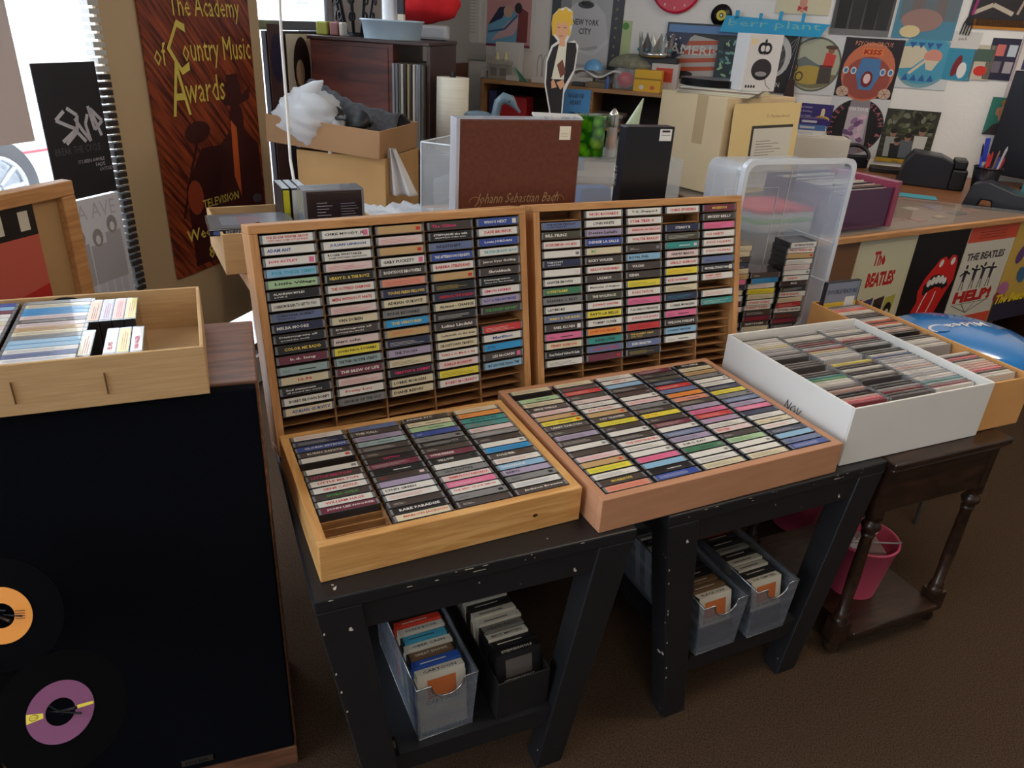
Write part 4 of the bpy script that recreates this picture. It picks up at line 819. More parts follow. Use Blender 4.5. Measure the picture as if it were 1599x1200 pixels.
mb = MB(); mb.box(-.15, .15, -.03, .03, 0, .058, M((200, 205, 212), .4, alpha=.9)); tag(mb.build('plastic_pouch', mx=mCb @ Matrix.Translation((.33, .325, cz)), bevel=.012), 'clear flat pouch lying under the red cushion', 'pouch')
il = M((26, 24, 30), .4, .5); ir = root('iron_stand', mCb @ Matrix.Translation((.115, .20, cz)) @ Matrix.Scale(1.05, 4), 'black scrolled iron basket stand on the reddish cabinet', 'stand')
mb = MB(); N = 9
for i in range(N):
    a = i/N*6.283; ca, sa = math.cos(a), math.sin(a)
    mb.tube([(ca*.045, sa*.045, .01), (ca*.065, sa*.065, .09), (ca*.10, sa*.10, .26)], .0055, il, n=6)
    for zc in (.07, .13): mb.tube([((.062+.02*zc*9)*math.cos(a+.10*math.cos(b)/(.5+zc*3)), (.062+.02*zc*9)*math.sin(a+.10*math.cos(b)/(.5+zc*3)), zc+.016*math.sin(b)) for b in [k*.63 for k in range(11)]], .003, il, n=5)
mb.build('scroll_bars', ir); mb = MB(); mb.tube([(.105*math.cos(b), .105*math.sin(b), .262) for b in [k*.3142 for k in range(21)]], .006, il, n=6); mb.lathe([(.06, 0), (.05, .012), (.0, .014)], il, 20); mb.build('rings', ir)
for i, (x, w_, c, l) in enumerate([(.0, .05, (150, 150, 60), 'olive packet'), (.058, .035, (150, 100, 100), 'dusty pink packet'), (.098, .018, (210, 205, 195), 'pale packet')]):
    bx('small_packet', mCb @ Matrix.Translation((x, .06, cz)), w_, .05, .05, M(c, .6), l+' at the left end of the reddish cabinet top', 'packet', .006)
# brown panel / door leaf behind
q = room(.10, -.62, 0)
mP = fr(RC.x, RC.y, 0, RY)
pn = root('door_leaf', mP @ Matrix.Translation((.03, -.72, 0)), 'tall brown wooden panel with black handle in the far corner', 'panel')
mb = MB(); mb.box(0, .032, 0, .55, 0, 1.23, M((92, 52, 36), .45)); mb.build('board', pn, bevel=.003)
mb = MB(); mb.tube([(.036, .04, .78), (.062, .04, .80), (.062, .04, .90), (.036, .04, .92)], .008, M((20, 20, 22), .4)); mb.build('handle', pn)
mb = MB(); mb.box(0, .30, 0, .16, .0, .86, deskb); tag(mb.build('dark_cabinet', mx=mP @ Matrix.Translation((.10, -.93, 0))), 'low near-black cabinet in the corner beside the brown panel', 'cabinet')

# ------------------------------------------------------------------ posters and boards on the shop window
mW = Matrix.Translation(room(.012, 0, 0)) @ Matrix.Rotation(RY+math.pi/2, 4, 'Z')      # local x runs away along the window, -y into the room
def wp(px, py, s=.012): return onleft(px, py, s)
def wpanel(name, t0, t1, z0, z1, off, col, label, cat='poster', rough=.6, thick=.004):
    mb = MB(); mb.prism([(0, 0), (t1-t0, 0), (t1-t0, z1-z0), (0, z1-z0)], -thick, 0, col if not isinstance(col, tuple) else M(col, rough))
    m = mW @ Matrix.Translation((t0, -off, z0)); return mb, m, -thick
a = wp(208, 0); b = wp(392, 290)
t0, t1 = -2.94, -2.285
mb, m, t = wpanel('backing', t0-.045, t1+.055, .35, 1.95, .004, (196, 170, 134), '', thick=.012); fin(mb, 'backing_board', m, 'large tan board leaning on the window behind the awards poster', 'board')
# stack of torn black card edges at the left side of the board
mb = MB(); rn = random.Random(2)
for k in range(70):
    z = .40+k*.0215; mb.box(t0-.078-rn.uniform(0, .012), t0-.047, -.030, 0, z, z+.0145, M((52, 46, 44) if z < 1.28 else (190, 188, 184), .8))
tag(mb.build('card_strip', mx=mW), 'ragged black corrugated card strip along the tan board edge', 'strip')
pt0, pt1 = -2.835, -2.30; pw = pt1-pt0; pz0, pz1 = .60, 1.62; ph = pz1-pz0
acm = bpy.data.materials.new('streaked_rust'); acm.use_nodes = True; n_ = acm.node_tree; pb_ = n_.nodes['Principled BSDF']; pb_.inputs['Roughness'].default_value = .35
tcn = n_.nodes.new('ShaderNodeTexCoord'); mpn = n_.nodes.new('ShaderNodeMapping'); mpn.inputs['Rotation'].default_value = (0, -.7, 0); mpn.vector_type = 'TEXTURE'; mpn.inputs['Scale'].default_value = (1/34, .1, 1/2.6)
nn = n_.nodes.new('ShaderNodeTexNoise'); nn.inputs['Scale'].default_value = 2.4; nn.inputs['Detail'].default_value = 5; rr_ = n_.nodes.new('ShaderNodeValToRGB')
rr_.color_ramp.elements[0].position = .36; rr_.color_ramp.elements[0].color = (*lin((70, 22, 20)), 1); rr_.color_ramp.elements[1].position = .72; rr_.color_ramp.elements[1].color = (*lin((178, 84, 44)), 1)
n_.links.new(tcn.outputs['Object'], mpn.inputs[0]); n_.links.new(mpn.outputs[0], nn.inputs[0]); n_.links.new(nn.outputs[0], rr_.inputs[0]); n_.links.new(rr_.outputs[0], pb_.inputs[0])
mb, m, t = wpanel('p', pt0, pt1, pz0, pz1, .020, acm, '', thick=.006); y = t-.0008
yl = M((222, 204, 96), .4); shd = M((66, 22, 20), .5)
cx = pw/2
mb.flat([(.30, .42), (.37, .47), (.38, .50), (.43, .50), (.44, .46), (.52, .40), (.53, .02), (.10, .02), (.10, .30), (.20, .42)], y, shd)
mb.ell(.405, .50, .04, .06, y-.0003, shd, 18); mb.flat([(.33, .585), (.36, .57), (.37, .65), (.43, .655), (.45, .58), (.50, .61), (.49, .565), (.42, .545), (.35, .55)], y-.0006, shd)
mb.flat([(.37, .50), (.40, .47), (.39, .22), (.36, .30)], y-.0006, M((206, 96, 44), .5))
mb.ell(.19, .475, .065, .036, y-.0003, shd, 18, rot=5); mb.line([(.19, .46), (.14, .36), (.07, .20)], .012, y-.0003, shd); mb.ell(.14, .26, .04, .06, y-.0005, M((150, 60, 34), .5), 14)
ys = y-.0012
mb.text('The Academy', .13, .815, .085, yl, ys, w=.35); mb.text('ountry Music', .165, .675, .10, yl, ys, w=.355); mb.text('of', .035, .690, .07, yl, ys, w=.055); mb.text('C', .095, .660, .165, yl, ys-.0003, w=.095); mb.text('wards', .155, .570, .085, yl, ys, w=.20); mb.text('A', .085, .535, .165, yl, ys-.0003, w=.085)
mb.text('TELEVISION', .17, .215, .030, yl, ys, w=.20, bold=.01); mb.text('on', .18, .165, .022, yl, ys, w=.03)
mb.text('Wednesday', .07, .10, .055, yl, ys, w=.30, bold=.012); mb.text('8PM', .17, .03, .05, yl, ys, w=.11, bold=.012)
fin(mb, 'awards_poster', m, 'tall rust-coloured awards poster with yellow lettering and a hatted figure')
# the band poster hung in the window, lettering and group photo below it
a = wp(42, 87, .03); b = wp(190, 283, .03)
mb, m, t = wpanel('p', a[0], -3.03, .945, 1.31, .02, (30, 29, 36), '', thick=.003); y = t-.0006; gl = M((196, 196, 204), .4); W_ = -3.03-a[0]
for pts in ([(.35, .66), (.2, .6), (.38, .55), (.5, .52), (.25, .44)], [(.4, .68), (.55, .62), (.5, .50), (.62, .42)], [(.5, .6), (.6, .5), (.7, .42), (.66, .55), (.72, .62)], [(.75, .68), (.80, .5), (.95, .56), (.78, .66), (.9, .45)], [(.3, .42), (.5, .5)]): mb.line([(x*W_, z*.365) for x, z in pts], .010, y, gl)
mb.text('BREAK THE CYCLE', .02, .125, .020, M((90, 90, 98), .5), y, w=W_*.75); mb.text("IT'S BEEN AWHILE", .09, .095, .010, gl, y, w=W_*.45); mb.text('FADE', .15, .08, .010, gl, y); mb.text('OUTSIDE', .16, .065, .010, gl, y)
fin(mb, 'band_poster', m, 'black poster with silver scrawled band name, hung in the shop window')
mb, m, t = wpanel('p', -3.30, -3.03, .52, .94, .02, (216, 220, 232), '', thick=.003); y = t-.0006
tr = M((176, 176, 186), .6); jn = M((198, 204, 220), .6)
for k, (x0, hh) in enumerate([(.04, .27), (.10, .31), (.165, .30), (.225, .33)]): mb.ell(x0, hh, .020, .028, y-.0002*k, M((150, 146, 152), .6), 12); mb.ell(x0, hh-.006, .009, .014, y-.0002*k-.0002, M((224, 224, 232), .6), 10); mb.flat([(x0-.03, hh-.02), (x0+.03, hh-.02), (x0+.032, .16), (x0-.03, .16)], y-.0001*k, tr); mb.rect(x0-.026, x0-.003, .0, .16, y, jn); mb.rect(x0+.003, x0+.026, .0, .16, y, jn)
mb.text('AMA AVE', .03, .36, .045, M((188, 190, 200), .6), y, w=.22)
fin(mb, 'group_poster', m, 'pale backlit poster of four standing musicians below the black poster')
a = wp(0, 20, .08); b = wp(57, 255, .08)
mb, m, t = wpanel('p', -4.15, b[0], 1.13, 1.75, .08, (216, 204, 204), '', thick=.002); mb.text('98', .55, .30, .05, M((196, 186, 190), .6), t-.0005); mb.text('COUNTRY', .49, .24, .025, M((205, 170, 170), .6), t-.0005); mb.text('IN PERSON', .49, .19, .015, M((196, 186, 190), .6), t-.0005)
fin(mb, 'paper_sign', m, 'pale pinkish paper sign at the left edge of the window', 'sign')
# darker face poster and the long-haired portrait further along
mb, m, t = wpanel('p', -2.205, -2.12, .75, 1.42, .03, (74, 50, 50), '', thick=.003); mb.ell(.045, .30, .03, .07, t-.0005, M((150, 104, 92), .6), 14); mb.ell(.05, .55, .04, .09, t-.0005, M((36, 30, 60), .6), 14)
fin(mb, 'face_poster', m, 'narrow dark poster of a face beside the silver window post')
mb, m, t = wpanel('p', -2.08, -1.88, 1.04, 1.385, .026, (210, 200, 182), '', thick=.003); y = t-.0005
mb.ell(.10, .22, .062, .115, y, M((38, 28, 30), .6), 20); mb.ell(.085, .20, .030, .050, y-.0003, M((190, 160, 130), .6), 16); mb.flat([(.05, .17), (.13, .17), (.15, .02), (.10, .0), (.07, .06)], y-.0001, M((96, 72, 56), .6)); mb.ell(.185, .31, .012, .03, y, M((38, 28, 50), .6), 12)
fin(mb, 'portrait_poster', m, 'cream portrait poster of a long-haired person beside the reddish cabinet')
mb = MB(); mb.box(-2.20, -1.62, -.02, 0, .12, 1.395, M((52, 48, 58), .6)); tag(mb.build('window_panel', mx=Matrix.Translation((0, 0, 0)) @ mW), 'dark lower window panel behind the cream portrait poster', 'panel')
# ------------------------------------------------------------------ back wall
mK0 = fr(RC.x, RC.y, 0, RY)
def ws(px, py, t=-.003): return onback(px, py, t)
def wpic(cx, cy, w, h, base, t=.004, off=.003, rough=.35):
    s, z = ws(cx, cy); m = mK0 @ Matrix.Translation((s-w/2, -off, z-h/2)); mb = MB()
    mb.prism([(0, 0), (w, 0), (w, h), (0, h)], -t, 0, M(base, rough)); return mb, m, -t-.0005
def people(mb, y, w, z0, hs, xs, body, skin, sc=1):
    for i, (x, h) in enumerate(zip(xs, hs)):
        b = body[i % len(body)]; k = h*sc
        mb.flat([(x-.028*sc, z0), (x+.028*sc, z0), (x+.034*sc, z0+k*.72), (x-.034*sc, z0+k*.72)], y-.0001*i, M(b, .6)); mb.ell(x, z0+k*.85, .017*sc, .023*sc, y-.0001*i-.0001, M(skin, .6), 12)
        mb.ell(x, z0+k*.93, .019*sc, .014*sc, y-.0001*i-.0002, M((34, 26, 24), .6), 10)
mb, m, y = wpic(1352, 5, .300, .315, (70, 70, 72)); people(mb, y, .3, .01, [.27, .28, .27, .28], [.05, .12, .19, .255], [(24, 24, 26), (38, 38, 40)], (150, 148, 146)); mb.rect(0, .3, 0, .03, y-.001, M((110, 110, 112), .5)); fin(mb, 'record_cover', m, 'black and white record cover of four dark-suited figures, upper wall', 'record cover')
mb, m, y = wpic(1452, 10, .300, .315, (74, 132, 158)); people(mb, y, .3, .09, [.19, .2, .2, .19, .16], [.045, .10, .16, .215, .265], [(96, 110, 118), (110, 100, 100)], (200, 150, 130)); mb.ell(.13, .09, .10, .055, y-.0015, M((150, 118, 112), .5), 18); mb.ell(.085, .035, .05, .03, y-.002, M((214, 196, 150), .5), 14); fin(mb, 'record_cover', m, 'blue record cover of a group round a table, beside the black and white one', 'record cover')
mb, m, y = wpic(1357, 107, .30, .300, (34, 24, 34)); o_ = M((196, 108, 76), .5); bl = M((70, 120, 170), .5)
mb.ell(.15, .13, .135, .15, y, o_, 24); mb.ell(.15, .10, .12, .11, y-.0002, M((150, 70, 60), .5), 20)
mb.text('PSYCHO-CIRCUS', .15, .262, .022, M((220, 150, 120), .4), y-.0004, w=.19, al='c'); mb.rect(.10, .205, .215, .250, y-.0006, M((224, 120, 50), .4)); mb.text('KISS', .152, .219, .027, M((150, 30, 30), .4), y-.0009, w=.09, al='c', bold=.04)
mb.flat([(.105, .20), (.20, .20), (.215, .12), (.185, .04), (.12, .04), (.09, .12)], y-.0008, bl); mb.ell(.152, .095, .030, .042, y-.0010, M((120, 24, 30), .5), 16); mb.ell(.152, .098, .018, .026, y-.0012, M((230, 200, 200), .5), 14)
for x in (.035, .075, .225, .265): mb.ell(x, .135, .015, .019, y-.001, M((200, 210, 215), .5), 14); mb.ell(x, .135, .009, .012, y-.0012, bl, 12)
for x in (.04, .26):
    mb.ell(x, .025, .032, .028, y-.001, M((200, 170, 150), .5), 18)
    for a in range(6): mb.line([(x, .025), (x+.03*math.cos(a*1.05), .025+.026*math.sin(a*1.05))], .002, y-.0012, M((90, 50, 50), .5))
fin(mb, 'record_cover', m, 'colourful circus record cover with orange arch and blue shouting face, mid wall', 'record cover')
def picdisc(cx, cy, r, base, name, label, fnn, sleeve=.31):
    mb, m, y = wpic(cx, cy, sleeve, sleeve, (206, 208, 210), t=.002); c = sleeve/2; mb.ell(c, c, r, r, y, M(base, .3), 40)
    fnn(mb, c, y-.0004); return fin(mb, name, m, label, 'record')
def f1(mb, c, y):
    mb.ell(c, c, .132, .132, y, M((170, 172, 150), .4), 36); mb.ell(c, c-.03, .125, .095, y-.0003, M((120, 112, 84), .5), 30, 190, 350); mb.ell(c-.02, c-.055, .09, .05, y-.0005, M((176, 150, 66), .5), 20)
    mb.flat([(c-.13, c), (c-.06, c+.04), (c, c+.01), (c+.05, c-.01), (c-.10, c-.03)], y-.0002, M((104, 112, 112), .5))
    mb.flat([(c+.045, c-.01), (c+.10, c-.01), (c+.105, c+.055), (c+.05, c+.065)], y-.0008, M((196, 62, 50), .5)); mb.ell(c+.075, c+.078, .018, .02, y-.0009, M((150, 90, 70), .5), 12); mb.ell(c+.075, c+.092, .034, .011, y-.001, M((80, 56, 40), .5), 14); mb.flat([(c+.03, c-.10), (c+.10, c-.09), (c+.095, c), (c+.03, c)], y-.0008, M((70, 60, 56), .5))
    for x, z in ((-.105, -.02), (-.07, -.065)): mb.ell(c+x, c+z, .022, .026, y-.001, M((60, 52, 40), .5), 16); mb.ell(c+x, c+z, .015, .018, y-.0011, M((176, 150, 66), .5), 14)
picdisc(1272, 101, .142, (96, 98, 84), 'picture_disc', 'picture disc in clear sleeve showing a red-shirted cowboy figure by a field', f1)
def f2(mb, c, y):
    for a0, a1 in ((110, 250), (-60, 70)): mb.ell(c, c, .148, .148, y, M((22, 18, 24), .4), 24, a0, a1)
    mb.rect(c-.055, c+.055, c-.085, c+.105, y-.0003, M((186, 176, 186), .5)); rn = random.Random(4)
    for k in range(12): mb.ell(c+rn.uniform(-.04, .04), c+rn.uniform(-.07, .06), .022, .014, y-.0005-.0001*k, M(rn.choice([(150, 110, 150), (214, 180, 200), (110, 80, 120)]), .5), 12, rot=rn.uniform(0, 180))
    mb.text('ON TOUR', c, c+.085, .020, M((230, 226, 226), .4), y-.002, w=.10, al='c', bold=.02)
    t = M((214, 120, 130), .4)
    for ch, a in zip('SLASH & YOU', range(0, 99)): 
        an = math.radians(62-a*13); mb.text(ch, c+.120*math.cos(an), c+.120*math.sin(an), .024, t, y-.002, al='c', rot=math.degrees(an)-90) if ch != ' ' else None
    for ch, a in zip('TRY STYLES', range(0, 99)): 
        an = math.radians(250-a*13); mb.text(ch, c+.120*math.cos(an), c+.120*math.sin(an), .024, t, y-.002, al='c', rot=math.degrees(an)-90) if ch != ' ' else None
picdisc(1335, 198, .150, (140, 132, 140), 'picture_disc', 'black and pink picture disc with lettering around its edge', f2)
def f3(mb, c, y):
    b1 = M((70, 150, 180), .4); b2 = M((40, 90, 150), .4); cr_ = M((206, 196, 170), .4); pk = M((206, 140, 124), .4)
    mb.ell(c, c, .138, .120, y, b1, 32); mb.flat([(c-.15, c-.05), (c-.13, c+.06), (c-.02, c+.07), (c+.02, c+.03), (c-.05, c-.04)], y-.0003, cr_)
    for k in range(4): x = c-.09+k*.042; mb.flat([(x, c+.085), (x+.036, c+.085), (x+.018, c+.055)], y-.0004, b2); mb.flat([(x, c-.105), (x+.036, c-.105), (x+.018, c-.07)], y-.0004, b2)
    mb.ell(c+.04, c+.02, .045, .035, y-.0006, pk, 16); mb.flat([(c+.005, c), (c+.075, c), (c+.05, c-.05), (c+.02, c-.045)], y-.0008, cr_); mb.line([(c+.01, c), (c-.06, c-.07)], .014, y-.0007, cr_)
picdisc(1443, 94, .140, (120, 160, 170), 'shaped_disc', 'shaped blue and cream picture disc in clear sleeve', f3, .286)
mb, m, y = wpic(1417, 214, .272, .285, (46, 48, 36)); rn = random.Random(8)
for k in range(40): mb.ell(rn.uniform(.02, .25), rn.uniform(.16, .27), .02, .012, y-.00005*k, M(rn.choice([(66, 72, 44), (90, 92, 70), (30, 32, 24), (120, 122, 104)]), .7), 8, rot=rn.uniform(0, 180))
for z in (.15, .12, .09, .06): mb.rect(0, .272, z, z+.008, y-.002, M((76, 74, 60), .6))
people(mb, y-.0022, .27, .03, [.15, .10, .13, .17], [.06, .09, .14, .205], [(150, 152, 150), (26, 26, 28), (90, 96, 104), (200, 198, 192)], (150, 110, 90)); mb.rect(0, .272, 0, .022, y-.003, M((176, 140, 40), .5)); mb.text('live', .09, .002, .016, M((40, 30, 20), .5), y-.0034)
fin(mb, 'record_cover', m, 'dark green record cover of a band seated outdoors, above the black printer', 'record cover')
mb, m, y = wpic(1573, 183, .19, .19, (62, 130, 116)); mb.ell(.095, .115, .048, .062, y, M((206, 150, 112), .5), 20); mb.ell(.045, .12, .013, .022, y, M((196, 136, 104), .5), 10); mb.ell(.145, .12, .013, .022, y, M((196, 136, 104), .5), 10); mb.ell(.095, .165, .05, .022, y-.0003, M((176, 120, 66), .5), 14)
mb.flat([(.0, .0), (.19, .0), (.15, .055), (.12, .065), (.07, .065), (.04, .055)], y-.0002, M((64, 54, 56), .5)); mb.flat([(.07, .062), (.12, .062), (.10, 0), (.09, 0)], y-.0004, M((214, 200, 180), .5)); mb.flat([(.088, .04), (.102, .04), (.105, 0), (.085, 0)], y-.0006, M((170, 40, 40), .5)); mb.ell(.08, .12, .006, .003, y-.0004, blk, 8); mb.ell(.11, .12, .006, .003, y-.0004, blk, 8); mb.line([(.08, .085), (.095, .079), (.11, .085)], .003, y-.0004, M((140, 50, 50), .5))
fin(mb, 'small_portrait', m, 'small teal portrait of a big-eared figure in a suit, far right wall', 'picture')
mb, m, y = wpic(1258, -8, .28, .19, (206, 198, 168)); mb.ell(.14, .06, .02, .055, y, M((200, 140, 120), .5), 14); mb.flat([(.115, .012), (.14, .03), (.165, .012), (.165, .042), (.14, .03), (.115, .042)], y-.0003, M((176, 50, 46), .5)); fin(mb, 'bow_tie_picture', m, 'cream picture with a red bow tie above the blue name sign', 'picture')
mb, m, y = wpic(1572, -2, .30, .26, (40, 36, 40)); mb.line([(.02, .06), (.10, .10), (.2, .06)], .02, y, M((190, 176, 160), .5)); mb.line([(.15, .20), (.24, .14), (.22, .06)], .012, y, M((170, 150, 130), .5)); mb.ell(.2, .2, .03, .04, y, M((120, 96, 84), .5), 12); fin(mb, 'dark_picture', m, 'dark picture above the gold strip at the upper right', 'picture')
mb, m, y = wpic(1568, 39, .30, .045, (190, 122, 36)); fin(mb, 'gold_strip', m, 'orange-gold strip on the wall beneath the dark picture', 'strip')
# big fork
s, z = ws(1515, 30); fk = root('wall_fork', mK0 @ Matrix.Translation((s, -.012, z)) @ Matrix.Rotation(.12, 4, 'Y'), 'black novelty fork with purple handle hanging on the wall', 'fork')
mb = MB(); 
for k in range(4): mb.box(-.022+k*.0135, -.0165+k*.0135, -.003, .003, -.075, -.02, blk)
mb.prism([(-.022, -.022), (.024, -.022), (.014, .012), (.004, .02), (-.003, .02), (-.014, .012)], -.003, .003, blk); mb.build('tines', fk); mb = MB(); mb.box(-.006, .007, -.004, .004, .020, .15, M((150, 40, 110), .4)); mb.build('handle', fk)
# small hanging packs
mb, m, y = wpic(1502, 88, .135, .235, (54, 140, 170)); mb.rect(.0, .135, .155, .235, y, M((206, 204, 200), .4)); mb.text('pack', .03, .19, .02, dk, y-.0003); mb.ell(.055, .07, .018, .055, y-.0003, M((120, 30, 40), .4), 14, rot=-12); mb.ell(.085, .05, .022, .04, y-.0004, M((225, 222, 220), .4), 14); fin(mb, 'blister_pack', m, 'blue and white hanging blister pack with small bottle', 'pack')
mb, m, y = wpic(1534, 98, .10, .17, (196, 186, 166)); mb.rect(.01, .09, .09, .15, y, M((76, 96, 84), .4)); mb.ell(.05, .045, .032, .025, y, M((206, 50, 40), .4), 14); fin(mb, 'trinket_pack', m, 'small clear pack with a red trinket beside the blue blister pack', 'pack')
mb, m, y = wpic(1567, 93, .15, .20, (46, 42, 66)); 
for (x, z_, c) in ((.03, .115, (206, 110, 100)), (.085, .115, (190, 200, 210)), (.03, .035, (110, 100, 110)), (.085, .035, (170, 160, 166))): mb.rect(x, x+.04, z_, z_+.055, y, M(c, .5))
fin(mb, 'photo_card', m, 'navy card with four small faces beside the trinket pack', 'card')
mb, m, y = wpic(1612, 105, .17, .31, (210, 196, 196)); mb.rect(.012, .16, .012, .30, y, M((216, 206, 200), .5)); mb.rect(.035, .16, .03, .10, y-.0003, M((120, 40, 46), .5)); mb.rect(.035, .16, .14, .19, y-.0003, M((60, 60, 100), .5)); fin(mb, 'pink_bordered_print', m, 'pink-bordered print cut off by the right picture edge', 'picture')
# blue name sign in script letters
s, z = ws(1130, 46); s1, z1 = ws(1302, 40); mb = MB(); cyan = M((20, 156, 208), .35); L = s1-s
mb.prism([(0, 0), (L-.04, .0), (L-.01, .055), (L+.01, .065), (.03, .085)], -.012, 0, cyan)
for x, h0, h1, w_ in ((.075, .07, .112, .022), (.205, .07, .104, .018), (.31, .07, .118, .020), (.43, .07, .116, .018), (.255, -.035, .01, .020)): mb.box(x, x+w_, -.012, 0, h0, h1, cyan)
gl_ = M((120, 186, 190), .4); mb.text('berr plant', .045, .022, .048, gl_, -.0125, w=L-.09)
tag(mb.build('name_sign', mx=mK0 @ Matrix.Translation((s-.02, -.036, z-.012))), 'bright blue cut-out name sign on the wall', 'sign')
s, z = ws(1127, 24); mb = MB()
mb.lathe([(0, 0), (.058, 0), (.058, .003), (0, .003)], M((16, 15, 16), .35), 36, Matrix.Rotation(math.pi/2, 4, 'X')); o = root('wall_single', mK0 @ Matrix.Translation((s, -.006, z)), 'small black record with yellow label pinned left of the blue sign', 'record'); mb.build('disc', o)
mb = MB(); mb.ell(0, 0, .027, .027, -.0035, M((206, 190, 50), .4), 24); mb.ell(0, 0, .012, .012, -.0038, blk, 16); mb.ell(0, 0, .006, .006, -.0041, M((220, 220, 215), .4), 12); mb.build('paper_label', o)
s, z = ws(1059, -22); o = root('wall_clock', mK0 @ Matrix.Translation((s, -.006, z)), 'red round clock high on the wall, mostly above the frame', 'clock'); mb = MB(); mb.lathe([(0, 0), (.142, 0), (.142, .02), (.128, .02), (0, .012)], M((206, 30, 60), .3), 40, Matrix.Rotation(math.pi/2, 4, 'X')); mb.build('dial', o); mb = MB()
for a in range(12): mb.rect(.112*math.cos(a*.5236)-.004, .112*math.cos(a*.5236)+.004, .112*math.sin(a*.5236)-.006, .112*math.sin(a*.5236)+.006, -.0205, M((230, 180, 180), .4))
mb.build('hour_marks', o)
# posters left of the clock: blue sleeping figure, singer photo
mb, m, y = wpic(796, 15, .33, .46, (222, 220, 218)); mb.rect(.02, .31, .02, .44, y, M((206, 150, 150), .4)); mb.rect(.02, .31, .33, .44, y-.0002, M((70, 150, 196), .4)); mb.flat([(.02, .03), (.27, .03), (.29, .12), (.20, .22), (.10, .23), (.03, .14)], y-.0004, M((110, 170, 206), .4)); mb.flat([(.05, .05), (.20, .09), (.26, .2), (.17, .17)], y-.0006, M((206, 170, 176), .4))
mb.flat([(.03, .14), (.10, .24), (.16, .25), (.12, .18)], y-.0006, M((30, 40, 80), .4)); mb.flat([(.22, .05), (.29, .05), (.29, .22), (.23, .25)], y-.0007, M((124, 50, 50), .4)); mb.ell(.16, .22, .03, .035, y-.0008, M((206, 170, 150), .4), 14); mb.ell(.225, .24, .024, .03, y-.0008, M((34, 26, 30), .4), 14); mb.line([(.03, .10), (.14, .12), (.22, .2)], .012, y-.0009, M((60, 100, 150), .4)); mb.rect(.02, .31, .02, .035, y-.0009, M((120, 50, 90), .4))
fin(mb, 'framed_picture', m, 'white-framed blue and pink picture of two figures above the shelf', 'picture')
mb, m, y = wpic(918, 18, .44, .62, (120, 122, 124)); W_, H_ = .44, .62
mb.rect(0, .055, 0, H_, y, M((48, 50, 54), .4)); mb.rect(.37, W_, 0, H_, y, M((40, 40, 44), .4)); mb.rect(.055, .37, 0, H_, y, M((176, 176, 178), .5)); mb.rect(.055, .12, .3, H_, y-.0002, M((140, 142, 146), .5))
g1 = M((196, 196, 198), .5); mb.flat([(.06, .02), (.06, .12), (.09, .30), (.15, .355), (.27, .355), (.33, .30), (.365, .16), (.365, .02)], y-.0004, g1); mb.ell(.21, .345, .05, .02, y-.0006, M((60, 60, 64), .5), 16)
mb.flat([(.185, .34), (.235, .34), (.235, .40), (.185, .40)], y-.0006, M((140, 136, 134), .5)); mb.ell(.21, .45, .075, .085, y-.0005, M((64, 62, 62), .6), 20); mb.ell(.21, .43, .042, .058, y-.0008, M((168, 162, 160), .5), 18)
for x in (.193, .229): mb.ell(x, .447, .015, .013, y-.0012, M((18, 18, 20), .3), 14)
mb.text('NEW YORK', .215, .235, .034, M((56, 58, 64), .5), y-.001, w=.165, al='c', bold=.02); mb.text('CITY', .215, .185, .034, M((56, 58, 64), .5), y-.001, w=.08, al='c', bold=.02)
mb.line([(.07, .14), (.16, .09), (.30, .12)], .018, y-.0008, M((166, 166, 170), .5)); mb.line([(.36, .16), (.28, .08), (.14, .10)], .018, y-.0009, M((206, 206, 208), .5))
for k in range(12): mb.ell(.40, .03+k*.05, .01, .006, y-.0003, M((120, 110, 70), .4), 8, rot=k*40)
fin(mb, 'photo_poster', m, 'black and white poster of a person in a NEW YORK CITY shirt', 'poster')
mb, m, y = wpic(869, 66, .075, .20, (206, 204, 120)); mb.rect(.01, .06, .15, .155, y, dk); fin(mb, 'yellow_leaflet', m, 'yellow leaflet at the left edge of the city shirt poster', 'leaflet')
mb, m, y = wpic(978, 60, .055, .19, (176, 190, 130)); mb.ell(.02, .16, .02, .02, y, M((70, 140, 40), .4), 12); fin(mb, 'green_strip', m, 'pale green strip right of the city shirt poster', 'strip')
mb, m, y = wpic(1095, 82, .42, .30, (36, 34, 42), off=.012); mb.rect(.01, .41, .25, .29, y, M((90, 130, 180), .4)); mb.flat([(.0, .12), (.16, .24), (.41, .20), (.41, .02), (.06, .02)], y-.0002, M((170, 166, 164), .4))
for k in range(4): mb.flat([(.04+.02*k, .20-.045*k), (.41, .225-.045*k), (.41, .205-.045*k), (.04+.02*k, .175-.045*k)], y-.0004, M((176, 78, 44), .4))
mb.flat([(.0, .25), (.15, .25), (.10, .13), (.0, .08)], y-.0006, M((44, 48, 76), .4)); rn = random.Random(1)
for k in range(16): mb.ell(rn.uniform(.01, .12), rn.uniform(.14, .24), .005, .005, y-.0008, M((220, 220, 222), .4), 8)
mb.text('AMERICA', .03, .135, .05, M((206, 204, 200), .4), y-.001, w=.36); mb.ell(.13, .03, .05, .016, y-.0008, blk, 14)
fin(mb, 'flag_picture', m, 'AMERICA picture with rippling striped flag behind the carton', 'picture')
mb, m, y = wpic(1205, 98, .27, .31, (28, 26, 30), off=.02); mb.ell(.15, .19, .085, .11, y, M((186, 184, 182), .5), 22); mb.ell(.14, .18, .065, .09, y-.0003, M((60, 60, 62), .5), 20)
for k in range(4): mb.line([(.26, .30), (.16+.03*k, .20-.04*k)], .0015, y-.0006, M((170, 170, 172), .4))
mb.text('IAN', .15, .03, .025, M((190, 190, 190), .4), y-.0006, w=.05); fin(mb, 'wrapped_cover', m, 'dark shrink-wrapped record cover with pale oval behind the speaker box', 'record cover')
mb, m, y = wpic(1148, 100, .22, .27, (30, 50, 56), off=.03); rn = random.Random(9)
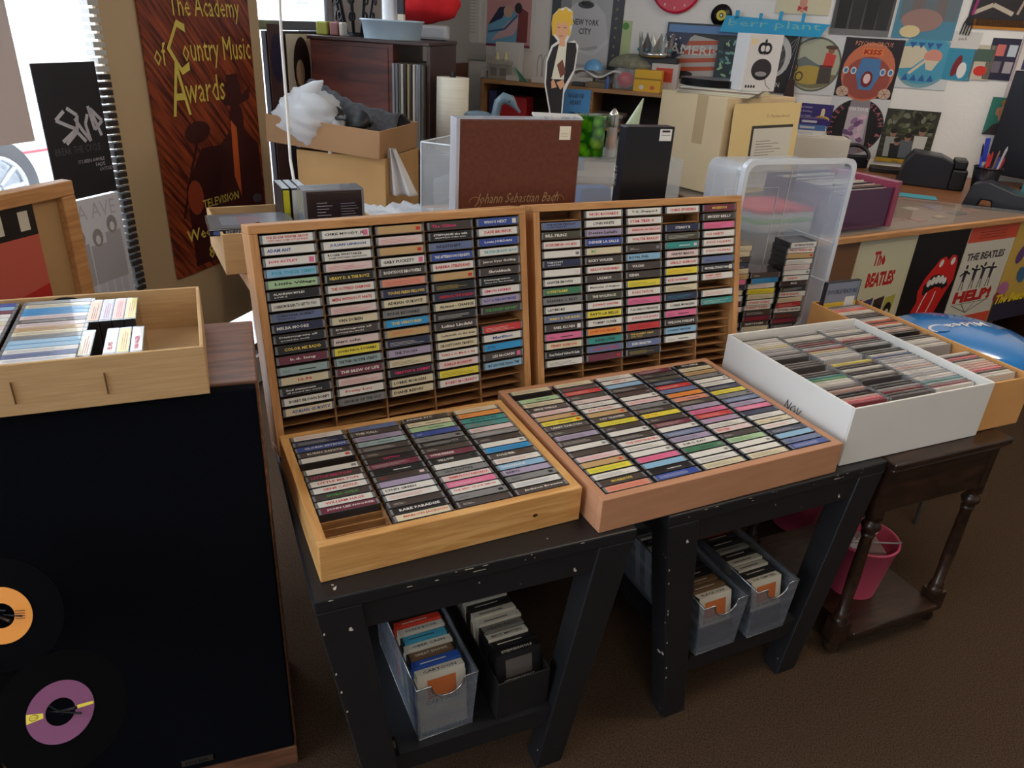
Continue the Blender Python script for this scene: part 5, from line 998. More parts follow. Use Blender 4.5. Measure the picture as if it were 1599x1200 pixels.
for k in range(40): mb.ell(rn.uniform(.02, .20), rn.uniform(.02, .25), .018, .007, y-.00008*k, M(rn.choice([(110, 160, 150), (60, 100, 110), (20, 30, 36), (150, 180, 140)]), .5), 8, rot=rn.uniform(0, 180))
fin(mb, 'leafy_picture', m, 'blue-green mottled picture partly behind the speaker box', 'picture')
mb, m, y = wpic(737, 20, .10, .32, (216, 214, 210), off=.003)
for k in range(14): mb.rect(.03, .08, .05+k*.018, .053+k*.018, y, M((150, 148, 146), .5))
fin(mb, 'notice_sheet', m, 'long white printed notice on the wall by the corner', 'notice')
mb, m, y = wpic(742, 80, .15, .10, (176, 174, 172), off=.003, t=.015); fin(mb, 'switch_cover', m, 'grey metal cover plate below the long white notice', 'cover plate')

# ------------------------------------------------------------------ wall shelf with its clutter
ty = -.30
sA, zA = onback(752, 121, ty); sB, zB = onback(1006, 146, ty); zS = (zA+zB)/2; sW = 1.36
mSh = mK0 @ Matrix.Translation((sA, ty, 0)); sh = root('shelf_unit', mSh, 'wooden shelf unit along the back wall loaded with trinkets', 'shelf')
ow = noisy('shelf_wood', (150, 108, 66), (176, 130, 84), (1.5, 12, 12), 5, 4, .5)
mb = MB(); mb.box(0, sW, 0, .285, zS-.022, zS, ow); mb.build('top_board', sh)
for x in (.0, sW-.02, sW*.5): mb = MB(); mb.box(x, x+.02, .004, .28, .05, zS-.0221, ow); mb.build('upright', sh)
mb = MB(); mb.box(.0201, sW-.0201, .275, .284, .05, zS-.0222, M((36, 28, 26), .8)); mb.build('back_panel', sh)
for zz in (zS-.215, zS-.50): mb = MB(); mb.box(.0202, sW*.5-.0001, .004, .2745, zz-.015, zz, ow); mb.box(sW*.5+.0201, sW-.0202, .004, .2745, zz-.015, zz, ow); mb.build('shelf_board', sh)
def onS(px, py=None, dy=.05): s, _ = onback(px, 130, ty+dy); return mSh @ Matrix.Translation((s-sA, dy, zS+.0008))
def sbox(px0, px1, h, d, col, name, label, cat, dy=.05, lift=0, bev=.002, fn=None):
    m = onS(px0, dy=dy) @ Matrix.Translation((0, 0, lift)); w = (px1-px0)*.00395
    mb = MB(); mb.box(0, w, 0, d, 0, h, M(col, .5)); 
    if fn: fn(mb, w, h)
    return tag(mb.build(name, mx=m, bevel=bev if not fn else 0), label, cat)
# castle-like salt cellar building with two pale heads
m = onS(762, dy=.05); r = root('toy_building', m, 'grey toy building with two pale figures on its roof, left end of shelf', 'toy')
mb = MB(); mb.box(0, .13, 0, .06, .0, .085, M((150, 146, 138), .6)); mb.box(-.005, .135, -.005, .065, .085, .105, M((176, 172, 162), .6)); mb.box(.0, .13, -.01, .07, .0, .008, M((130, 126, 120), .6))
for k in range(9): mb.box(-.004+k*.015, .003+k*.015, -.005, .002, .105, .115, M((176, 172, 162), .6))
for x in (.015, .075): mb.rect(x, x+.04, .02, .065, -.0006, M((116, 112, 106), .6))
mb.build('facade', r)
for x in (.045, .098): mb = MB(); mb.lathe([(.014, 0), (.012, .02), (.006, .026), (.010, .036), (.007, .045), (0, .047)], M((214, 206, 160), .5), 14, Matrix.Translation((x, .03, .1055))); mb.build('roof_figure', r)
sbox(772, 812, .205, .08, (214, 212, 208), 'white_carton', 'white lidded carton behind the grey toy building', 'box', .15)
sbox(751, 761, .045, .05, (205, 202, 198), 'white_roll', 'small white block left of the grey toy building', 'block', .10)
sbox(790, 812, .028, .07, (206, 204, 198), 'soap_box', 'small white box in front of the white lidded carton', 'box', .03)
mb = MB(); mb.surf(lambda u, v: (.05*u+.06*v, .02*math.sin(u*5), .075*(1-v)*(1-.3*u)), 6, 6, M((120, 180, 150), .3, alpha=.8)); tag(mb.build('green_leaf_ornament', mx=onS(800, dy=.02), solid=.003), 'pale green curved glass leaf beside the toy building', 'ornament')
sbox(829, 860, .032, .10, (206, 196, 192), 'pale_box', 'flat pale pink box left of the cartoon cut-out', 'box', .02)
mb = MB()
for x in (0, .035): mb.tube([(x, 0, 0), (x, 0, .12), (x+.008, 0, .145), (x+.02, 0, .15), (x+.028, 0, .12), (x+.028, 0, .0)], .002, M((160, 160, 160), .3, .8), n=6)
tag(mb.build('wire_clip_holder', mx=onS(838, dy=.16)), 'looped wire holder standing behind the pale pink box', 'holder')
sbox(893, 912, .022, .06, (60, 60, 64), 'tape_box', 'small dark grey box on the shelf right of the cut-out', 'box', .02)
sbox(900, 925, .045, .08, (190, 186, 180), 'stacked_box', 'greyish box under the pale blue bowl', 'box', .10)
sbox(914, 950, .028, .10, (120, 104, 76), 'flat_tin', 'flat brownish tin at the front edge of shelf', 'tin', .01)
mb = MB(); mb.surf(lambda u, v: (.30*u, .12*v, .012+.02*math.sin(u*9)+.012*math.sin(v*8)), 14, 8, paper); tag(mb.build('loose_papers', mx=onS(893, dy=.10) @ Matrix.Translation((0, 0, .055)), solid=.002), 'loose rumpled papers spread beneath the pale blue bowl', 'papers')
mb = MB(); mb.lathe([(.058, 0), (.054, .025), (.036, .05), (0, .062)], M((110, 170, 222), .3), 28); tag(mb.build('blue_bowl', mx=onS(925, dy=.14) @ Matrix.Translation((0, 0, .088))), 'upturned pale blue bowl on the papers below the poster', 'bowl')
mb = MB(); mb.ball((0, 0, 0), (.145, .09, .075), noisy('olive_cloth', (120, 118, 100), (140, 138, 120), nscale=40, rough=.95), 24, 12, f=lambda v: 1 if v.z > 0 else .35); mb.box(-.01, .0, -.09, -.085, 0, .03, M((120, 118, 100), .9)); tag(mb.build('olive_cap', mx=onS(985, dy=.18) @ Matrix.Translation((0, 0, .115))), 'olive-grey cloth cap on the shelf below the crown', 'cap')
mb = MB(); mb.box(0, .12, 0, .12, 0, .082, M((120, 108, 92), .7)); tag(mb.build('cap_support_box', mx=onS(962, dy=.15)), 'dull box beneath the olive-grey cap', 'box')
gj = root('glass_jar', onS(957, dy=.02), 'clear square jar with a bright red lid disc inside', 'jar'); mb = MB(); mb.box(0, .135, 0, .085, 0, .115, M((230, 235, 238), .05, alpha=.2, coat=1)); mb.build('glass', gj, bevel=.012); mb = MB(); mb.ball((.067, .042, .052), (.052, .03, .042), M((196, 20, 50), .3), 24, 12); mb.build('red_contents', gj)
def ybf(mb, w, h): mb.rect(0, w, h*.55, h*.62, -.0006, M((150, 110, 20), .5)); mb.ell(w*.3, h*.2, .014, .012, -.0008, M((220, 210, 206), .5), 10); mb.ell(w*.7, h*.2, .014, .012, -.0008, M((206, 90, 60), .5), 10)
sbox(990, 1029, .115, .08, (222, 170, 30), 'yellow_box', 'bright yellow box beside the jar with red disc', 'box', .02, fn=ybf)
def rbf(mb, w, h): mb.rect(w*.55, w*.9, h*.35, h*.85, -.0006, M((200, 66, 36), .5)); mb.rect(.0, w*.45, .0, h, -.0005, M((36, 44, 76), .5))
sbox(982, 1052, .15, .10, (196, 188, 184), 'toy_box', 'pale toy box with orange window behind the yellow box', 'box', .13, fn=rbf)
sbox(1000, 1050, .03, .10, (40, 38, 42), 'black_riser', 'black flat riser holding the silver crown', 'riser', .13, .1508)
sv = M((200, 204, 206), .2, .95); cw = root('silver_crown', onS(1017, dy=.18) @ Matrix.Translation((.0, 0, .1818)), 'silver toy crown with pointed arches standing on the riser', 'crown'); mb = MB(); N = 40
mb.lathe([(.088, 0), (.092, 0), (.094, .022), (.090, .022), (.088, 0)], sv, 40)
vs = []; fs = []
for i in range(N*2):
    a = i/(N*2)*6.283; p_ = (i % 10)/10; hh = .03+.075*(1-abs(p_-.5)*2)**1.4; rr = .092+.10*hh; vs += [(.092*math.cos(a), .092*math.sin(a), .022), (rr*math.cos(a), rr*math.sin(a), .022+hh)]
n2 = N*2
for i in range(n2): j = (i+1) % n2; fs.append((2*i, 2*j, 2*j+1, 2*i+1))
mb.add(vs, fs, sv); mb.build('crown_band', cw, solid=.0016); mb = MB()
for i in range(8): a = i/8*6.283+.39; mb.ball((.097*math.cos(a), .097*math.sin(a), .035), .009, M((70, 130, 140), .1), 10, 6)
mb.build('gems', cw)
mb = MB(); mb.lathe([(.012, 0), (.012, .05), (.006, .06), (.006, .07), (0, .07)], M((60, 90, 160), .3), 12); tag(mb.build('blue_bottle', mx=onS(949, dy=.01)), 'tiny blue bottle left of the jar with red disc', 'bottle')
# inside the shelf
def inS(px, col, w, h, name, label, cat, dy=.06):
    s, _ = onback(px, 175, ty+dy); mb = MB(); mb.box(0, w, 0, .15, 0, h, M(col, .6)); return tag(mb.build(name, mx=mSh @ Matrix.Translation((s-sA, dy, zS-.2144)), bevel=.004), label, cat)
inS(776, (176, 26, 34), .19, .12, 'red_case', 'red case in the dark left compartment of shelf', 'case'); inS(763, (40, 44, 90), .05, .15, 'navy_box', 'navy box at the far left inside the shelf', 'box')
for i, c in enumerate([(90, 80, 80), (120, 70, 60), (70, 70, 84), (150, 140, 130)]):
    s, _ = onback(918, 175, ty+.04); mb = MB(); mb.box(0, .20, 0, .15, 0, .018, M(c, .6)); tag(mb.build('stacked_case', mx=mSh @ Matrix.Translation((s-sA+.004*i, .04, zS-.2144+i*.019))), ['lowest', 'second', 'third', 'topmost'][i]+' of four thin cases stacked inside the shelf', 'case', 'thin cases inside the shelf')

# ------------------------------------------------------------------ things standing beyond the brown box set
pl = MB()
md = fr(-.10, 3.05, 0, .10)
mt = root('low_cabinet', md, 'plain low cabinet behind the display case carrying the goose and cut-out', 'cabinet')
mb = MB(); mb.box(-.03, .58, 0, .34, 0, .905, M((120, 112, 104), .6)); mb.build('cabinet_body', mt); mb = MB(); mb.box(-.04, .59, -.01, .35, .9051, .93, M((190, 186, 180), .5)); mb.build('cabinet_top', mt)
zt = .9308
def onT(x, y): return md @ Matrix.Translation((x, y, zt))
# cut-out cartoon figure on a stand
q = aty(868, 175, 3.15); zb = q.z; k = .0029
cf = root('cutout_figure', fr(q.x, q.y, zt, .03), 'cardboard cut-out of a spiky-haired blond figure in a black suit', 'cut-out')
z0 = zb-zt
blk2 = M((34, 28, 32), .5); skin = M((222, 164, 124), .5)
def S_(pts, c, y, th=None): 
    P = [((x-868)*k, z0+(175-y_)*k) for x, y_ in pts]
    if th: mb.prism(P, 0, th, M(c, .5) if isinstance(c, tuple) else c)
    else: mb.flat(P, y, M(c, .5) if isinstance(c, tuple) else c)
mb = MB(); S_([(858, 250), (859, 175), (850, 140), (850, 110), (856, 92), (864, 86), (858, 80), (854, 66), (855, 56), (862, 48), (872, 45), (881, 50), (882, 62), (880, 78), (875, 88), (886, 84), (892, 90), (890, 120), (884, 135), (878, 150), (876, 250)], (228, 224, 216), 0, .004); mb.build('card', cf); mb = MB()
S_([(859, 250), (861, 175), (852, 140), (852, 112), (858, 94), (867, 88), (876, 87), (888, 87), (890, 96), (888, 120), (876, 143), (875, 250)], blk2, -.0006)
S_([(866, 88), (876, 86), (876, 133), (859, 133)], (226, 218, 196), -.0010); S_([(859, 136), (862, 133), (867, 143), (860, 145)], skin, -.0012); S_([(866, 137), (875, 133), (878, 140), (872, 146)], skin, -.0012)
S_([(857, 62), (878, 62), (877, 76), (873, 84), (874, 92), (866, 92), (866, 84), (860, 78)], skin, -.0012); S_([(856, 80), (854, 66), (855, 56), (860, 52), (862, 47), (867, 50), (872, 45), (875, 50), (881, 50), (880, 57), (883, 64), (878, 68), (880, 76), (877, 80), (876, 66), (870, 62), (867, 66), (863, 62), (861, 66), (860, 78)], (222, 176, 60), -.0016)
S_([(865, 115), (872, 108), (878, 124), (871, 131)], (120, 66, 50), -.0016); mb.rect((862-868)*k, (866-868)*k, z0+(175-70)*k, z0+(175-69.2)*k, -.0018, dk); mb.rect((870-868)*k, (874-868)*k, z0+(175-70)*k, z0+(175-69.2)*k, -.0018, dk); mb.rect((865-868)*k, (871-868)*k, z0+(175-80)*k, z0+(175-79.3)*k, -.0018, M((150, 60, 50), .5))
mb.build('printed_figure', cf); mb = MB(); mb.box(-.04, .03, .005, .07, 0, .004, M((206, 200, 190), .6)); mb.prism([(-.005, 0), (0, 0), (0, .1), (-.005, .1)], .0045, .05, M((206, 200, 190), .6)); mb.build('strut', cf)
q = aty(876, 178, 3.20); hh = aty(876, 138, 3.20).z-zt
mb = MB(); w_ = .125; mb.prism([(0, 0), (w_, 0), (w_, hh), (.008, hh)], -.006, 0, M((58, 118, 168), .5)); t = M((26, 34, 60), .5)
mb.text('VAGABOND', .066, hh-.033, .018, t, -.0065, w=.066, al='c', bold=.02); mb.text('HEART', .066, hh-.058, .017, t, -.0065, w=.045, al='c', bold=.02); mb.text('"THE', .066, hh-.105, .02, t, -.0065, w=.045, al='c', bold=.02); mb.text('MOTOWN', .066, hh-.135, .02, t, -.0065, w=.08, al='c', bold=.02)
tag(mb.build('blue_display_card', mx=fr(q.x-.01, q.y, zt, .03)), 'blue display card with dark lettering right of the cut-out figure', 'card')
# blue-grey goose head ornament
gm = M((110, 132, 146), .3); q = aty(787, 165, 3.10); go = root('goose_figurine', fr(q.x, q.y, zt, 0), 'blue-grey glazed goose figurine behind the brown box set', 'figurine')
h = q.z-zt; mb = MB()
mb.tube([(-.10, .02, .05), (-.035, 0, .08), (-.03, 0, h-.03), (-.022, 0, h+.01), (.0, 0, h+.028), (.028, 0, h+.020), (.045, 0, h+.0)], [.05, .04, .017, .018, .022, .020, .010], gm, n=14); mb.tube([(.04, 0, h+.004), (.066, 0, h-.022)], [.011, .004], gm, n=8)
mb.ball((-.08, .03, .05), (.09, .055, .05), gm, 20, 10); mb.ball((-.10, .0, h-.04), (.055, .02, .016), gm, 14, 8); mb.build('body', go); mb = MB(); mb.ball((.022, -.018, h+.018), .004, blk, 8, 6); mb.build('eye', go)
# on the near case: green glass block, tin, bulb bottle, glass bird
q = aty(905, 237, 2.45); gz0 = q.z
rs = root('acrylic_riser', fr(.155, 2.32, CZ1*0+.0, .30), 'clear box riser of oddments right behind the brown box set', 'display box')
mRs = rs.matrix_world
zr = gz0-.003
acw = M((225, 228, 228), .08, alpha=.25, coat=.8)
mb = MB(); z0_ = CZ1+.001
for b in ((0, .36, 0, .003, z0_, zr-.003), (0, .36, .237, .24, z0_, zr-.003), (0, .003, .003, .237, z0_, zr-.003), (.357, .36, .003, .237, z0_, zr-.003), (0, .36, 0, .24, zr-.003, zr)): mb.box(*b, acw)
mb.build('clear_panels', rs)
mb = MB(); mb.prism([(-.06, -.03), (.06, -.03), (.05, .045), (-.05, .045)], 0, .06, M((56, 130, 210), .4)); tag(mb.build('blue_cup', mx=mRs @ Matrix.Translation((.10, .06, z0_+.032)), bevel=.004), 'bright blue plastic cup inside the clear riser', 'cup')
mb = MB(); mb.box(0, .07, 0, .05, 0, .06, M((120, 40, 44), .5)); tag(mb.build('maroon_box', mx=mRs @ Matrix.Translation((.02, .15, z0_+.001))), 'maroon small box inside the clear riser', 'box')
crumple('clear_wrap', mRs @ Matrix.Translation((.17, .04, z0_+.001)), .15, .16, .06, M((222, 224, 228), .3), 'crumpled clear wrap inside the riser beside the blue cup', 'wrap', 3, 14)
gg = bpy.data.materials.new('green_glass'); gg.use_nodes = True; gn = gg.node_tree; gp = gn.nodes['Principled BSDF']; gv = gn.nodes.new('ShaderNodeTexVoronoi'); gv.inputs['Scale'].default_value = 38; gr = gn.nodes.new('ShaderNodeValToRGB'); gt = gn.nodes.new('ShaderNodeTexCoord')
gr.color_ramp.elements[0].color = (*lin((130, 220, 30)), 1); gr.color_ramp.elements[1].color = (*lin((20, 96, 10)), 1); gr.color_ramp.elements[1].position = .7
gn.links.new(gt.outputs['Object'], gv.inputs[0]); gn.links.new(gv.outputs['Distance'], gr.inputs[0]); gn.links.new(gr.outputs[0], gp.inputs[0]); gp.inputs['Roughness'].default_value = .08; gp.inputs['Coat Weight'].default_value = 1; gp.inputs['Transmission Weight'].default_value = .35
hg = aty(905, 175, 2.45).z-zr
mb = MB(); mb.box(0, .085, 0, .06, 0, hg, gg); tag(mb.build('green_glass_block', mx=mRs @ Matrix.Translation((.012, .03, zr+.0008)), bevel=.004), 'bright green glass block behind the brown box set', 'glass block')
bb_ = root('bulb_bottle', mRs @ Matrix.Translation((.128, .05, zr+.0008)), 'clear bottle with a ridged silver bulb cap beside the green glass', 'bottle'); mb = MB(); hb = hg*.72; mb.lathe([(.018, 0), (.020, .02), (.018, hb*.6), (.015, hb)], M((225, 225, 228), .05, alpha=.35, coat=1), 18); mb.lathe([(0, .02), (.013, .022), (.012, .06), (0, .065)], M((176, 90, 50), .4), 14); mb.build('glass', bb_)
mb = MB(); mb.lathe([(.014, hb)]+[(.0165 if i % 2 else .0145, hb+.004+i*.0045) for i in range(9)]+[(.008, hb+.048), (.004, hb+.054), (0, hb+.054)], M((190, 186, 178), .25, .9), 18); mb.build('screw_cap', bb_)
hx = aty(982, 152, 2.45).z-zr; gb = root('glass_bird', mRs @ Matrix.Translation((.185, .05, zr+.0008)), 'tall pointed glass ornament with green and blue swirls', 'ornament')
mb = MB(); mb.tube([(0, 0, 0), (-.004, 0, .03), (.0, 0, .07), (.016, 0, hx*.7), (.034, 0, hx)], [.022, .034, .028, .014, .002], M((214, 226, 190), .03, alpha=.5, coat=1), n=16); mb.build('glass', gb)
mb = MB(); mb.ball((.004, 0, .055), (.015, .015, .026), M((40, 120, 50), .2), 14, 8); mb.ball((-.004, 0, .014), (.024, .022, .009), M((50, 90, 190), .2), 14, 8); mb.build('colour_swirl', gb)
# checker edged tin behind the brown box
mb = MB(); mb.box(0, .135, 0, .08, 0, .02, M((40, 36, 40), .4))
for i in range(15): mb.rect(.004+i*.0088, .0084+i*.0088, .004+(i % 2)*.006, .010+(i % 2)*.006, -.0005, M((206, 196, 190), .4))
mb.box(-.001, .136, -.001, .081, .0201, .026, M((214, 208, 204), .35)); q = aty(836, 180, 2.22)
mb.box(.01, .125, .01, .07, q.z*0-(q.z-.026-CZ1-.001), -.0001, M((60, 56, 58), .5)); tag(mb.build('checker_tin', mx=fr(q.x, q.y, q.z-.026, .1)), 'tall tin with checkered rim just behind the brown box set', 'tin')
# small white things right of the black box set
mb = MB(); mb.box(0, .085, 0, .06, 0, .085, M((206, 200, 190), .3, alpha=.8)); mb.box(.002, .083, .002, .058, .02, .08, M((170, 140, 110), .5)); q = aty(1050, 302, 2.35); tag(mb.build('crystal_block', mx=fr(q.x, q.y, CZ2+.001, .3) @ Matrix.Translation((0, 0, 0)), bevel=.003), 'marbled clear block right of the black box set', 'block')
for i in range(3):
    q = aty(1085, 302, 2.30); r = root('cd_case', fr(q.x+.004*i, q.y, CZ2+.001+i*.0115, .1+.05*i), ['lowest', 'middle', 'top'][i]+' of three flat jewel cases by the clear tote', 'compact disc', 'flat jewel cases by the clear tote'); mb = MB(); mb.box(0, .142, 0, .125, 0, .0105, M((130, 134, 142), .1, coat=.6)); mb.build('case', r); mb = MB(); mb.box(.005, .137, .005, .12, .0105, .0110, M((90, 96, 110), .3)); mb.build('inlay', r)

# ------------------------------------------------------------------ big tan carton with matted document
q = aty(1112, 305, 3.20); cy0 = q.y; mCt = fr(q.x, q.y, CZ2+.0008, math.radians(38))
ht = aty(1112, 152, 3.20).z-CZ2-.001
ct = root('tan_carton', mCt, 'big closed tan carton sealed with clear tape on the display case', 'box')
cbm = noisy('card_pale', (206, 184, 146), (214, 192, 156), nscale=5, rough=.8)
mb = MB(); mb.box(0, .46, 0, .36, 0, ht, cbm); mb.build('body', ct, bevel=.003)
mb = MB(); mb.box(-.0012, -.0002, .10, .155, ht*.5, ht, M((206, 180, 140), .12, coat=1, alpha=.8)); mb.build('packing_tape', ct)
mdc = root('matted_document', mCt @ Matrix.Translation((.03, -.030, 0)) @ Matrix.Rotation(-.05, 4, 'X'), 'cream-matted typed document leaning on the big tan carton', 'document')
mb = MB(); mb.box(0, .46, -.004, 0, 0, ht*.95, M((228, 204, 146), .6)); mb.build('mat_board', mdc); mb = MB(); mb.rect(.13, .42, .02, ht*.72, -.0045, M((60, 56, 52), .6)); mb.rect(.145, .42, .02, ht*.69, -.0048, M((214, 210, 200), .6))
for k_ in range(16): mb.rect(.17, .17+.10+(k_*7 % 5)*.02, .04+k_*.0115, .0425+k_*.0115, -.0051, M((120, 116, 112), .6))
mb.text('To Matthew Arnold', .22, ht*.80, .012, M((150, 130, 100), .6), -.0045, w=.16); mb.build('typed_page', mdc)
zc = CZ2+.0018+ht
for i in range(7):
    mb = MB(); mb.box(-.16, .16, -.16, .16, 0, .0035, M([(206, 198, 180), (190, 180, 140), (214, 208, 196), (170, 160, 140), (120, 90, 60), (222, 216, 206), (200, 196, 186)][i], .6)); tag(mb.build('record_sleeve', mx=mCt @ Matrix.Translation((.185, .175, ht+.001+i*.0037)) @ Matrix.Rotation(.35+i*.04, 4, 'Z')), ['lowest', 'second', 'third', 'fourth', 'fifth', 'sixth', 'topmost'][i]+' of seven pale sleeves lying on the tan carton', 'record', 'pale sleeves on the tan carton')
for i in range(7):
    mb = MB(); mb.lathe([(0, 0), (.146, 0), (.148, .0012), (.146, .0024), (0, .0024)], M((22, 21, 24), .3), 40); tag(mb.build('vinyl_record', mx=mCt @ Matrix.Translation((.17, .22, ht+.028+i*.0042))), ORD[i+1]+' from the bottom in the black record stack on tan carton', 'record', 'black records on the tan carton')
q = aty(1140, 152, 3.35); hs = .30
sp2 = root('speaker_box', mCt @ Matrix.Translation((.085, .012, ht+.0275)) @ Matrix.Rotation(math.radians(-20), 4, 'Z') @ Matrix.Scale(.78, 4), 'white retail box with black oval logo and turntable picture on the carton', 'box')
whb = M((216, 212, 210), .4); sw_, sh2 = .20, .272
mb = MB(); mb.box(0, sw_, 0, .12, 0, sh2, whb); mb.build('carton', sp2, bevel=.002)
mb = MB(); y = -.0006; k1 = M((30, 28, 32), .4)
mb.ell(.085, .205, .026, .028, y, k1, 20, 60, 300); mb.ell(.088, .205, .014, .015, y-.0003, whb, 16); mb.ell(.115, .205, .026, .028, y-.0001, k1, 20, -120, 120); mb.ell(.114, .205, .014, .015, y-.0003, whb, 16); mb.rect(.097, .103, .175, .245, y-.0005, k1); mb.ell(.10, .238, .007, .012, y-.0004, k1, 10)
mb.rect(.015, .05, .22, .25, y, M((226, 206, 160), .5)); mb.ell(.10, .105, .060, .052, y, k1, 28); mb.ell(.10, .112, .058, .044, y-.0003, M((52, 42, 46), .3), 28); mb.ell(.10, .084, .035, .012, y-.0006, M((150, 148, 150), .3), 18)
for i in range(4): mb.ell(.025+i*.016, .022, .006, .008, y, k1, 12)
mb.line([(.13, .06), (.145, .03), (.175, .01)], .003, y, k1); mb.build('printed_front', sp2)

# ------------------------------------------------------------------ clear tote on its end with stacked cassettes
tb_ = root('low_table', fr(.66, 2.06, 0, .40), 'plain low black table under the clear tote', 'table')
mb = MB(); mb.box(-.08, .38, .0, .235, .59, .615, blackw); mb.build('table_top', tb_)
for x in (-.07, .34):
    for yy in (.01, .20): mb = MB(); mb.box(x, x+.03, yy, yy+.03, 0, .59, blackw); mb.build('leg', tb_)
q = aty(1166, 250, 2.09); mTt = fr(q.x, q.y, .6165, .395); tw, thh, td = .392, q.z-.6165, .20
tote = root('clear_tote', mTt, 'frosted clear plastic tote standing on end around stacked cassettes', 'tote')
frost = M((216, 222, 232), .25, alpha=.34, coat=.3); frostd = M((228, 232, 238), .25, alpha=.62, coat=.4)
def rr_rect(w, h, r, n=5, x0=0, z0=0):
    P = []
    for cx_, cz_, a0 in ((w-r, r, -90), (w-r, h-r, 0), (r, h-r, 90), (r, r, 180)):
        for i in range(n+1): a = math.radians(a0+90*i/n); P.append((x0+cx_+r*math.cos(a), z0+cz_+r*math.sin(a)))
    return P
def loopsurf(mb, loops, m):
    n = len(loops[0]); vs = [p for L_ in loops for p in L_]
    mb.add(vs, [(k*n+i, k*n+(i+1) % n, (k+1)*n+(i+1) % n, (k+1)*n+i) for k in range(len(loops)-1) for i in range(n)], m, None, False)
o_ = rr_rect(tw, thh, .03)
def inset(d_, y): w2, h2 = tw-2*d_, thh-2*d_; return [(x, y, z) for x, z in rr_rect(w2, h2, .03, x0=d_, z0=d_)]
mb = MB(); loopsurf(mb, [inset(.012, .0), inset(.014, .05), inset(.018, .052), inset(.026, td)], frost); mb.add(inset(.026, td), [tuple(range(24))], frost); mb.build('tote_walls', tote, solid=.002)
mb = MB(); loopsurf(mb, [inset(.012, -.004), inset(.0, -.004), inset(.0, .012), inset(.003, .012)], frostd); mb.build('rim', tote, solid=.003)
mb = MB()
for x0, x1, z0_, z1_ in ((.10, .30, .10, thh-.12), (.05, .34, .06, thh-.07)): mb.tube([(x0, td-.004, z0_), (x1, td-.004, z0_), (x1, td-.004, z1_), (x0, td-.004, z1_), (x0, td-.004, z0_)], .0022, frostd, n=5)
for zz in (.19, .31): mb.tube([(tw-.014, .0, zz), (tw-.026, td*.9, zz)], .0022, frostd, n=5)
mb.box(.006, .020, -.008, .03, .14, .30, frostd); mb.build('ribs', tote)
CT = [('left', .075, S('M:=:r;R:=:w;L:=:k;O:=:k;I:=:k;M:=:w;W:VARIETY:r;C:=:k;N:=:w;P:=:k;A:=:k;C:=:k;N:=:w;D:=:w;C:=:k;C:=:k'), 0), ('middle', .195, S('C:=:k;D:SANDY ROGERS;M:=:r;D:=:w;W:STANLEY CLARKE:r;W:STANLEY CLARKE:r;C:=:k;Y:=:k;W:=:r;S:=:k;D'), 0), ('right', .315, S('K:=:w;M:=:r;D:=:r;W:LEONARD PIETERS:k;R:=:w;C:=:k;W:SERGE BERENS:r;K:=:w;D:MACE;W:VANESSA:r;W;I:=:k;W:=:k;A;W:THE DAY THE MUSIC DIED:r;W:INTERNATIONAL:k'), 1)]
for nm, x, col, jl in CT:
    zz = .0165
    for i, sp_ in enumerate(col):
        dx = random.uniform(-.004, .004)
        cassette(mTt @ Matrix.Translation((x+dx, .055+random.uniform(-.003, .003), zz)) @ Matrix.Rotation(random.uniform(-.05, .05), 4, 'Z'), sp_, f'{ORD[i+1]} from the bottom in {nm} stack inside the clear tote', 'cassettes stacked in the clear tote'); zz += .0178
# red and green folders seen through the tote, record bin
for i, (c, l) in enumerate([((216, 60, 84), 'red'), ((130, 190, 90), 'green'), ((170, 176, 180), 'grey')]):
    mb = MB(); mb.box(0, .26, 0, .20, 0, .012, M(c, .5)); q = mC2 @ Vector((-.435, .10, CZ2+.001+(2-i)*.034)); mb.box(0, .26, 0, .20, .0121, .033, M((200, 200, 200), .5)) if i else None
    tag(mb.build('folder', mx=fr(q.x, q.y, q.z, .45)), l+' folder in the pile seen through the clear tote', 'folder', 'folders behind the tote')
mBn = mC2 @ Matrix.Translation((-.17, .035, CZ2+.0008)); pr2 = M((78, 36, 72), .25, alpha=.93, coat=.5)
bn = root('record_bin', mBn, 'open purple plastic bin of records on the glass-topped case', 'bin')
mb = MB(); bh_ = .155
for b in ((0, .36, 0, .006, 0, bh_*.93), (0, .006, .006, .294, 0, bh_), (0, .36, .294, .30, 0, bh_)): mb.box(*b, pr2)
mb.box(.006, .354, .006, .294, 0, .006, pr2); mb.build('bin_walls', bn); mb = MB(); mb.box(.345, .372, -.008, .30, 0, bh_+.012, M((150, 60, 84), .3, coat=.5)); mb.build('end_wall', bn, bevel=.003)
for i in range(22): 
    c = [(206, 202, 196), (60, 54, 60), (150, 120, 110), (190, 186, 180)][i % 4]; bx('record_sleeve', mBn @ Matrix.Translation((.03, .012+i*.0125, .0065)) @ Matrix.Rotation(-.06, 4, 'X'), .185*1.6, .0045, .135+.004*(i % 3), M(c, .5), f'{ORD[i+1]} record sleeve from the front in the purple bin', 'record', .0008, 'records in the purple bin')

